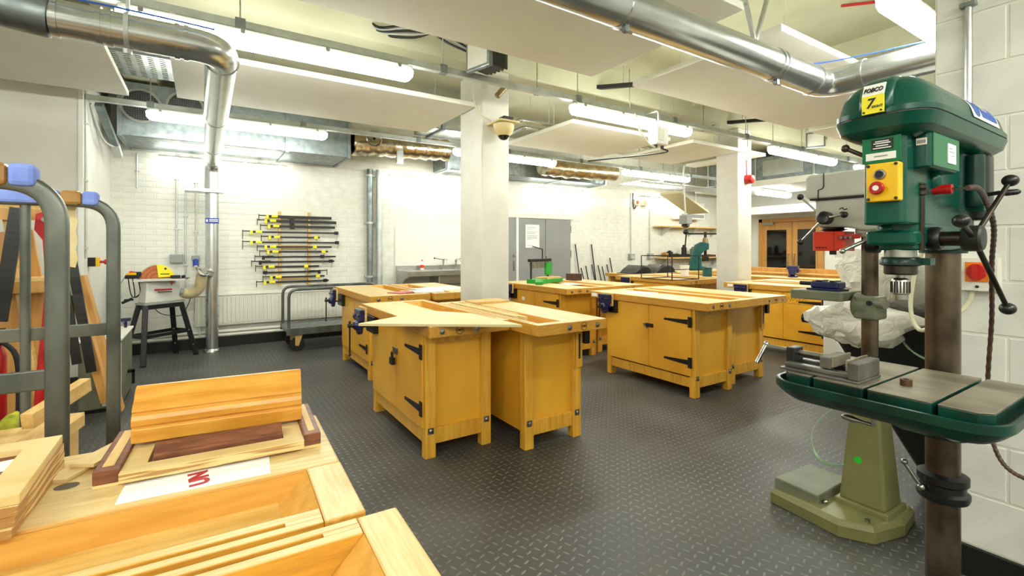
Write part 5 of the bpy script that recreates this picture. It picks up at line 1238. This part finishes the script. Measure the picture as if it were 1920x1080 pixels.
tag(G().rings(lumpy((0, 0, 0), .10, .12, .30, 5, 20, 14, .1)).build('sack', M_sack, None, smooth=60, loc=(-.72, 3.02, .31)), 'mottled yellow green sack low behind the trolley', 'sack')
# grey steel cabinet on the floor by the corner
t = thing('steel_cabinet', 'small pale grey steel cabinet between the trolley posts', 'cabinet', (-.72, 5.45, 0))
G().box(-.13, .14, -.35, .40, .03, .58).build('body', M_greygreen, t, bevel=.01)
G().box(.02, .145, -.36, -.35, .05, .56).build('door', M_grey, t, bevel=.006)
G().box(-.14, .15, -.36, .41, .58, .60).build('lid', M_offw, t, bevel=.006)
G().cyl((.10, .3, .60), (.10, .3, .68), .012, n=10).box(.06, .14, .28, .32, .66, .69).build('blue_knob', M_blue, t, bevel=.004)
G().box(.14, .19, .05, .10, .22, .25).box(.17, .19, .05, .10, .12, .24).build('handle', M_dsteel, t)
G().box(-.12, .13, -.33, .38, 0, .03).build('plinth', M_black, t)

# ------------------------------------------------------------------ things on the foreground bench
TR = R(-2.2)
def seat(lx, ly): return lx, ly
# stacked picture frames
for k in range(4):
    w_ = .60; dx, dy = random.uniform(-.006, .008), random.uniform(-.006, .008)
    t = thing('picture_frame', ['lowest', 'second lowest', 'second from top', 'topmost'][k]+' bare plywood frame of the stack at the bottom left', 'frame', (-.565+dx, 1.265+dy, ZT+.0005+k*.0178), -2+k*.8, 'stacked plywood frames')
    for x0, x1, y0, y1 in ((-.3, .3, -.15, -.10), (-.3, .3, .10, .15), (-.3, -.25, -.0995, .0995), (.25, .3, -.0995, .0995)):
        if x0 == -.3 and x1 == .3: poly = [(x0, y0), (x1, y0), (x1-.05 if y0 > 0 else x1, y0)] if False else [(-.3, y0), (.3, y0), (.3, y1), (-.3, y1)]
        G().box(x0, x1, y0, y1, 0, .0172).build('frame_rail', [M_plyedge, M_ply][k == 3], t, bevel=.001)
    G().box(-.25, .25, -.10, .10, .001, .004).build('backing', M_mahog, t)
o = G().box(-.05, .05, -.03, .03, 0, .0008).build('paper_label', M_paper, None, loc=(-.36, 1.30, ZT+.0005+3*.0178+.0042)); o.rotation_euler = (0, 0, R(10)); tag(o, 'small white label inside the topmost plywood frame', 'label')
# dark framed tray
t = thing('wooden_tray', 'mitred tray of dark and pale wood rails under the moulding', 'tray', (.035, 1.352, ZT+.0005), -3.2)
G().box(-.215, .21, -.12, .12, 0, .006).build('tray_base', M_ply, t)
for x0, x1 in ((-.215, -.172), (.172, .21)):
    rl = G().box(x0, x1, -.12, .125, .006, .034).build('side_rail', M_mahog, t, bevel=.002); G().box(x0+.012, x1-.012, -.10, .12, .034, .0355).build('groove_liner', M_pine, rl)
G().box(-.1715, .1715, -.135, -.095, .006, .024).build('front_rail', M_plyedge, t, bevel=.001)
G().box(-.1715, .1715, -.135, -.095, .0240, .0262).build('front_rail_face', M_ply, t)
for x0, x1 in ((-.1715, -.13), (.13, .1715)): G().box(x0, x1, -.0945, .10, .006, .026).build('inner_rail', M_ply, t, bevel=.001)
G().box(-.12, -.09, -.05, .02, .026, .030).build('grey_pad', M_greyp, t); G().box(.10, .13, .0, .04, .026, .030).build('grey_pad', M_greyp, t)
G().box(-.1295, .1295, .06, .10, .006, .03).build('back_rail', M_pine, t)
pr_ = [(-.026, 0), (.026, 0), (.026, .036), (.018, .042), (.004, .042), (-.012, .034), (-.018, .030), (-.026, .028)]
o = G().prism(pr_, -.125, .125, 'yz').build('mahogany_moulding', M_mahog, None, bevel=.001, loc=(.035, 1.293, ZT+.0072)); o.rotation_euler = (0, 0, R(-3.2)); tag(o, 'short dark mahogany moulding lying inside the tray', 'moulding')
og = [(-.030, 0), (.034, 0), (.034, .112), (.028, .118), (.020, .118), (.012, .113), (.004, .104), (-.002, .094), (-.006, .090), (-.012, .086), (-.020, .078), (-.025, .070), (-.021, .066), (-.028, .061), (-.0315, .052), (-.0315, .040), (-.026, .034), (-.031, .030)]
o = G().prism(og, -.176, .176, 'yz').build('wood_moulding', M_oak, None, bevel=.0015, loc=(.040, 1.375, ZT+.038), smooth=14); o.rotation_euler = (0, 0, R(-6)); tag(o, 'large honey coloured ogee wood moulding on top of the tray', 'moulding')
# printed sheet sticking out under the tray
t = thing('printed_sheet', 'white sheet with red capital letters under the tray', 'paper', (.0, 1.215, ZT+.0002), -4)
G().box(-.135, .125, -.075, .03, 0, .0008).build('sheet', M_paper, t)
text('UN', 'red_lettering', M_inkr, t, .045, (-.005, -.03, .0010), (0, 0, R(98)), .0002, bold=.06)
for k, (x, y, L_, w_, r) in enumerate(((-.20, 1.425, .24, .045, 62), (-.155, 1.47, .26, .05, 60))):
    o = G().box(-L_/2, L_/2, -w_/2, w_/2, 0, .008).build('plywood_strip', M_ply, None, bevel=.001, loc=(x, y, ZT+.0006+.0085*k)); o.rotation_euler = (0, 0, R(r)); tag(o, ['pale plywood strip lying beside the tray, lower', 'pale plywood strip lying beside the tray, upper, overhanging the edge'][k], 'plywood strip', 'strips beside the tray')
# pencilled ring marks on the bench
def stain(x, y, r0, r1, a0, a1):
    g = G(); n = 20
    for k in range(n):
        q0, q1 = R(a0+(a1-a0)*k/n), R(a0+(a1-a0)*(k+1)/n)
        g.quad((x+r0*math.cos(q0), y+r0*.8*math.sin(q0), .8706), (x+r1*math.cos(q0), y+r1*.8*math.sin(q0), .8706), (x+r1*math.cos(q1), y+r1*.8*math.sin(q1), .8706), (x+r0*math.cos(q1), y+r0*.8*math.sin(q1), .8706))
    return g
inv = Matrix.LocRotScale(g1.location, g1.rotation_euler, None).inverted()
g = stain(-.145, 1.318, .014, .021, 60, 340); g.v = [tuple(inv @ Vector(p)) for p in g.v]; g.build('ring_mark', mat('ink_stain', s(92, 82, 66), rough=.7), g1)
g = stain(-.232, 1.292, .0, .020, 0, 360); g.v = [tuple(inv @ Vector(p)) for p in g.v]; g.build('ink_mark', MATS['ink_stain'], g1)

# ------------------------------------------------------------------ things on the other benches
Z1 = ZT+.0006
o = G().prism([(.797, 2.968), (1.615, 2.385), (1.60, 3.0), (1.40, 3.30)], Z1, Z1+.016).build('mdf_board', M_mdf, bevel=.001); tag(o, 'pale pointed sheet of board lying over the padlocked bench', 'board')
for k, (x0, x1, y0, y1, h) in enumerate(((1.80, 1.835, 2.75, 3.75, .012), (1.845, 1.872, 2.70, 3.6, .010), (1.88, 1.90, 2.85, 3.7, .012))):
    tag(G().box(x0, x1, y0, y1, ZT-TH+.015, ZT-TH+.015+h+.055).build('timber_strip', M_ply, bevel=.001), ['first', 'second', 'third'][k]+' thin strip from the left, standing in the tool well beside the pointed board', 'wood strip', 'strips in the tool well')
o = G().box(1.93, 2.27, 3.55, 3.76, Z1, Z1+.018).build('small_board', M_pine, bevel=.001); tag(o, 'small pale board at the back of the bench in front of the middle column', 'board')
def sheetobj(name, x, y, w, d, rz, m, label, th=.001, z=Z1):
    o = G().box(-w/2, w/2, -d/2, d/2, 0, th).build(name, m, None, loc=(x, y, z)); o.rotation_euler = (0, 0, R(rz)); return tag(o, label, 'paper')
sheetobj('paper_sheet', 2.34, 5.22, .55, .42, 12, M_paper, 'large white drawing sheet on the bench left of the column')
sheetobj('booklet', 1.80, 4.93, .28, .20, 25, M_red, 'red booklet on the bench left of the column', .006)
sheetobj('booklet', 2.06, 4.88, .32, .22, -12, M_paper, 'open white booklet at the edge of the papers bench', .012)
sheetobj('booklet', 1.90, 5.02, .2, .15, -30, M_offw, 'small pale booklet beside the red one', .005)
sheetobj('paper_sheet', 3.95, 3.55, .21, .30, 20, M_paper, 'white paper on the hasped workbench')
sheetobj('paper_sheet', 4.10, 4.9, .21, .30, -15, M_paper, 'white paper beside the green mitre saw')
# mitre saw with green base
t = thing('mitre_saw', 'green based hand mitre saw with black guide bar', 'saw', (4.0, 5.33, Z1), 20)
G().prism(rrect(-.30, .30, -.12, .12, .03), 0, .055).build('base', M_sawg, t, bevel=.006)
G().box(-.10, .26, -.10, .10, .055, .075).build('wood_plate', M_pine, t, bevel=.002)
for x in (-.26, .16): G().cyl((x, .06, .05), (x, .06, .33), .013, n=10).build('guide_post', M_black, t, smooth=40)
G().box(-.32, .24, .045, .075, .29, .33).build('saw_back', M_black, t, bevel=.004)
G().box(-.30, .22, .058, .061, .20, .29).build('saw_blade', M_steel, t) 
G().prism(rrect(.10, .24, .03, .09, .015), .10, .28).build('saw_handle', M_sawg, t, bevel=.008)
G().cyl((.02, .06, .33), (.02, .06, .46), .009, n=8).bar((.03, .06, .46), (-.22, .06, .50), .016, .012).build('clamp_lever', M_black, t, smooth=40)
G().bar((-.30, -.1, .04), (-.45, -.2, .02), .10, .04).build('extension_arm', M_sawg, t, bevel=.006)
tag(G().box(4.55, 4.72, 5.38, 5.55, Z1, Z1+.10).build('black_box', M_flex, bevel=.004), 'small dark block on the bench right of the mitre saw', 'box')
# wire cube frame
t = thing('wire_frame', 'welded thin steel rectangular frame on the bench left of the far column', 'frame', (6.02, 4.85, Z1))
cs = [(x, y, z) for x in (-.28, .34) for y in (-.28, .30) for z in (.006, .36)]
for i in range(8):
    for j in range(i+1, 8):
        if sum(abs(a-b) > 1e-6 for a, b in zip(cs[i], cs[j])) == 1: G().bar(cs[i], cs[j], .011, .011).build('frame_bar', M_dsteel, t)
G().bar((-.28, -.28, .16), (.34, -.28, .16), .010, .010).build('frame_bar', M_dsteel, t)
t = thing('plastic_tub', 'ribbed white plastic tub on the bench behind the wire frame', 'tub', (6.92, 5.25, Z1)); G().lathe([(.065, 0), (.075, .16), (.082, .17), (.082, .18), (.07, .18), (.06, .02)], n=20).build('tub', M_white, t, smooth=30)
t = thing('paint_tin', 'green tin beside the far column', 'tin', (7.12, 4.95, Z1)); G().lathe([(.075, 0), (.075, .13), (.08, .135), (.08, .15), (.06, .15)], n=20).build('tin', M_tealg, t, smooth=30); G().tube([(-.078, 0, .13), (-.05, 0, .2), (.05, 0, .2), (.078, 0, .13)], .004, 6).build('handle', M_steel, t)
# back bench with trays, fly press, shelf
t = thing('long_workbench', 'long bench along the back wall under the shelf', 'workbench', (6.65, 6.18, 0))
G().box(0, 4.2, 0, .72, .80, .86).build('worktop', M_topX, t, bevel=.004)
for x in (.05, 1.4, 2.8, 4.05):
    for y in (.05, .62): G().box(x, x+.08, y, y+.06, 0, .80).build('leg', M_cabpost, t, bevel=.004)
G().box(.1, 4.1, .66, .68, .30, .80).build('back_panel', M_cab, t)
for k, (x, w_, lb) in enumerate(((7.02, .52, 'glossy black moulded plastic tray on the back bench, left'), (7.66, .62, 'glossy black moulded plastic tray on the back bench, right'))):
    t = thing('plastic_tray', lb, 'tray', (x, 6.45, .8605)); pr2 = [(-w_/2, 0), (w_/2, 0), (w_/2-.03, .08), (w_/2-.12, .15), (-w_/2+.25, .16), (-w_/2+.10, .08)]
    G().prism(pr2, -.2, .2, 'xz').build('tray_shell', M_blackpl, t, bevel=.03, smooth=40, seg=3); G().box(-w_/2-.02, w_/2+.02, -.22, .22, 0, .012).build('tray_lip', M_blackpl, t, bevel=.004)
t = thing('fly_press', 'teal cast iron fly press with a weighted handle bar, left of the far column', 'press', (9.12, 6.50, .8605), -32)
G().prism([(-.25, 0), (.20, 0), (.20, .06), (.0, .10), (-.02, .34), (.05, .42), (.16, .46), (.16, .60), (.0, .62), (-.12, .56), (-.20, .36), (-.25, .10)], -.07, .07, 'xz').build('frame', M_tealg, t, bevel=.02, smooth=40)
G().cyl((.10, 0, .30), (.10, 0, .84), .03, n=14).build('screw', M_dsteel, t, smooth=40)
G().lathe([(.06, .60), (.06, .68), (.035, .72)], (.10, 0, 0), n=16).build('screw_nut', M_copper, t, smooth=40)
G().box(.04, .16, -.05, .05, .20, .30).build('ram', M_dsteel, t, bevel=.006)
hb = G().cyl((-.32, -.0, .80), (.55, 0, .80), .018, n=10).cyl((-.32, 0, .80), (-.36, 0, .30), .016, n=10).build('fly_bar', M_black, t, smooth=40)
G().sphere((.56, 0, .85), .07, 14).build('ball_weight', M_tealg, hb, smooth=60); G().sphere((-.33, 0, .84), .06, 14).build('ball_weight', M_black, hb, smooth=60)
t = thing('wall_shelf', 'long pale upper shelf on the back wall behind the fly press', 'shelf', (8.9, YB-.3, 1.84)); G().box(0, 2.5, 0, .3, 0, .03).build('board', M_pine, t, bevel=.003)
for x in (.3, 1.3, 2.2): G().prism([(.28, 0), (.28, -.2), (.26, -.2), (.02, -.02), (.02, 0)], x-.01, x+.01, 'yz').build('bracket', M_trunk, t)
t = thing('wall_shelf', 'lower pale shelf crowded with small tools behind the fly press', 'shelf', (8.95, YB-.32, 1.10)); G().box(0, 2.6, 0, .32, 0, .03).build('board', M_pine, t, bevel=.003)
for x in (.3, 1.3, 2.2): G().prism([(.3, 0), (.3, -.2), (.28, -.2), (.02, -.02), (.02, 0)], x-.01, x+.01, 'yz').build('bracket', M_trunk, t)
for k, (x, w_, h_, m, nm, lb) in enumerate(((9.15, .12, .10, M_tape, 'tool_box', 'small tan box first on the lower shelf'), (9.32, .10, .13, M_dark, 'hand_tool', 'dark tool second on the lower shelf'), (9.55, .30, .07, M_black, 'tool_tray', 'flat black tray on the lower shelf'), (9.85, .05, .24, M_black, 'upright_tool', 'tall thin black tool on the lower shelf'), (10.0, .10, .06, M_dark, 'small_block', 'small dark block right of the tall tool'), (10.2, .1, .2, M_greygreen, 'metal_jar', 'greenish jar on the lower shelf'), (10.8, .5, .05, M_flex, 'tool_tray', 'row of small brown parts at the right of the lower shelf'))):
    tag(G().box(x-w_/2, x+w_/2, YB-.22, YB-.10, 1.1305, 1.1305+h_).prism([(x-w_/3, 1.1305+h_), (x+w_/3, 1.1305+h_), (x, 1.1305+h_*1.25)], YB-.20, YB-.12, 'xz').build(nm, m, bevel=.006), lb, 'tool')
t = thing('wall_unit', 'white wall heater box high beside the far column', 'heater', (9.6, YB-.25, 2.05)); G().box(0, .95, 0, .25, 0, .42).build('casing', M_white, t, bevel=.02); G().box(.05, .9, -.006, 0, .04, .12).build('grille', M_greyp, t)
t = thing('staircase_soffit', 'sloping cream panel by the ceiling left of the far column', 'panel', (8.7, 6.70, 2.5)); G().prism([(0, .10), (1.0, -.30), (1.0, -.35), (0, .05)], 0, .55, 'xz').build('sloping_board', M_hrow, t)
for x, z in ((.1, .05), (.9, -.27)): G().cyl((x, .27, z), (x, .27, ZC-2.5), .006, n=6).build('hanger_rod', M_trunk, t)
# low bench by the oak doors with blue vice
t = thing('side_bench', 'long low bench with a wooden back board below the oak doors', 'workbench', (8.0, 2.9, 0))
G().box(0, .6, 0, 2.6, .80, .86).build('worktop', M_topY, t, bevel=.004); G().box(.56, .6, 0, 2.6, .86, 1.0).build('back_board', M_doorwood, t, bevel=.004); G().box(.53, .56, 0, 2.6, .90, .925).build('ledge', M_pine, t)
for x in (.04, .48):
    for y in (.05, 2.45): G().box(x, x+.08, y, y+.08, 0, .80).build('leg', M_cabpost, t, bevel=.004)
v = thing('bench_vice', 'blue engineer vice on the bench below the oak doors', 'vice', (8.30, 4.15, .8605), 200)
G().lathe([(.075, 0), (.075, .02), (.05, .04), (.05, .06)], n=18).build('swivel_base', M_blue, v, smooth=40); G().box(-.05, .14, -.05, .05, .05, .15).build('body', M_blue, v, bevel=.012); G().box(.04, .10, -.08, .08, .13, .19).build('fixed_jaw', M_blue, v, bevel=.008)
G().box(-.12, -.055, -.08, .08, .07, .19).build('moving_jaw', M_blue, v, bevel=.008); G().cyl((-.20, 0, .10), (-.05, 0, .10), .016, n=10).cyl((-.19, -.1, .10), (-.19, .1, .10), .007, n=8).build('screw_handle', M_dsteel, v, smooth=40)
so = thing('spray_bottle', 'small brown topped bottle beside the plastic bag', 'bottle', (5.6, 2.2, 0)); 
G().box(-.2, .2, -.2, .2, 0, 1.0).build('stand', M_white_wall, so, bevel=.01); G().lathe([(.04, 1.0), (.04, 1.10), (.015, 1.14), (.015, 1.17)], n=14).build('bottle', M_flex, so, smooth=40)
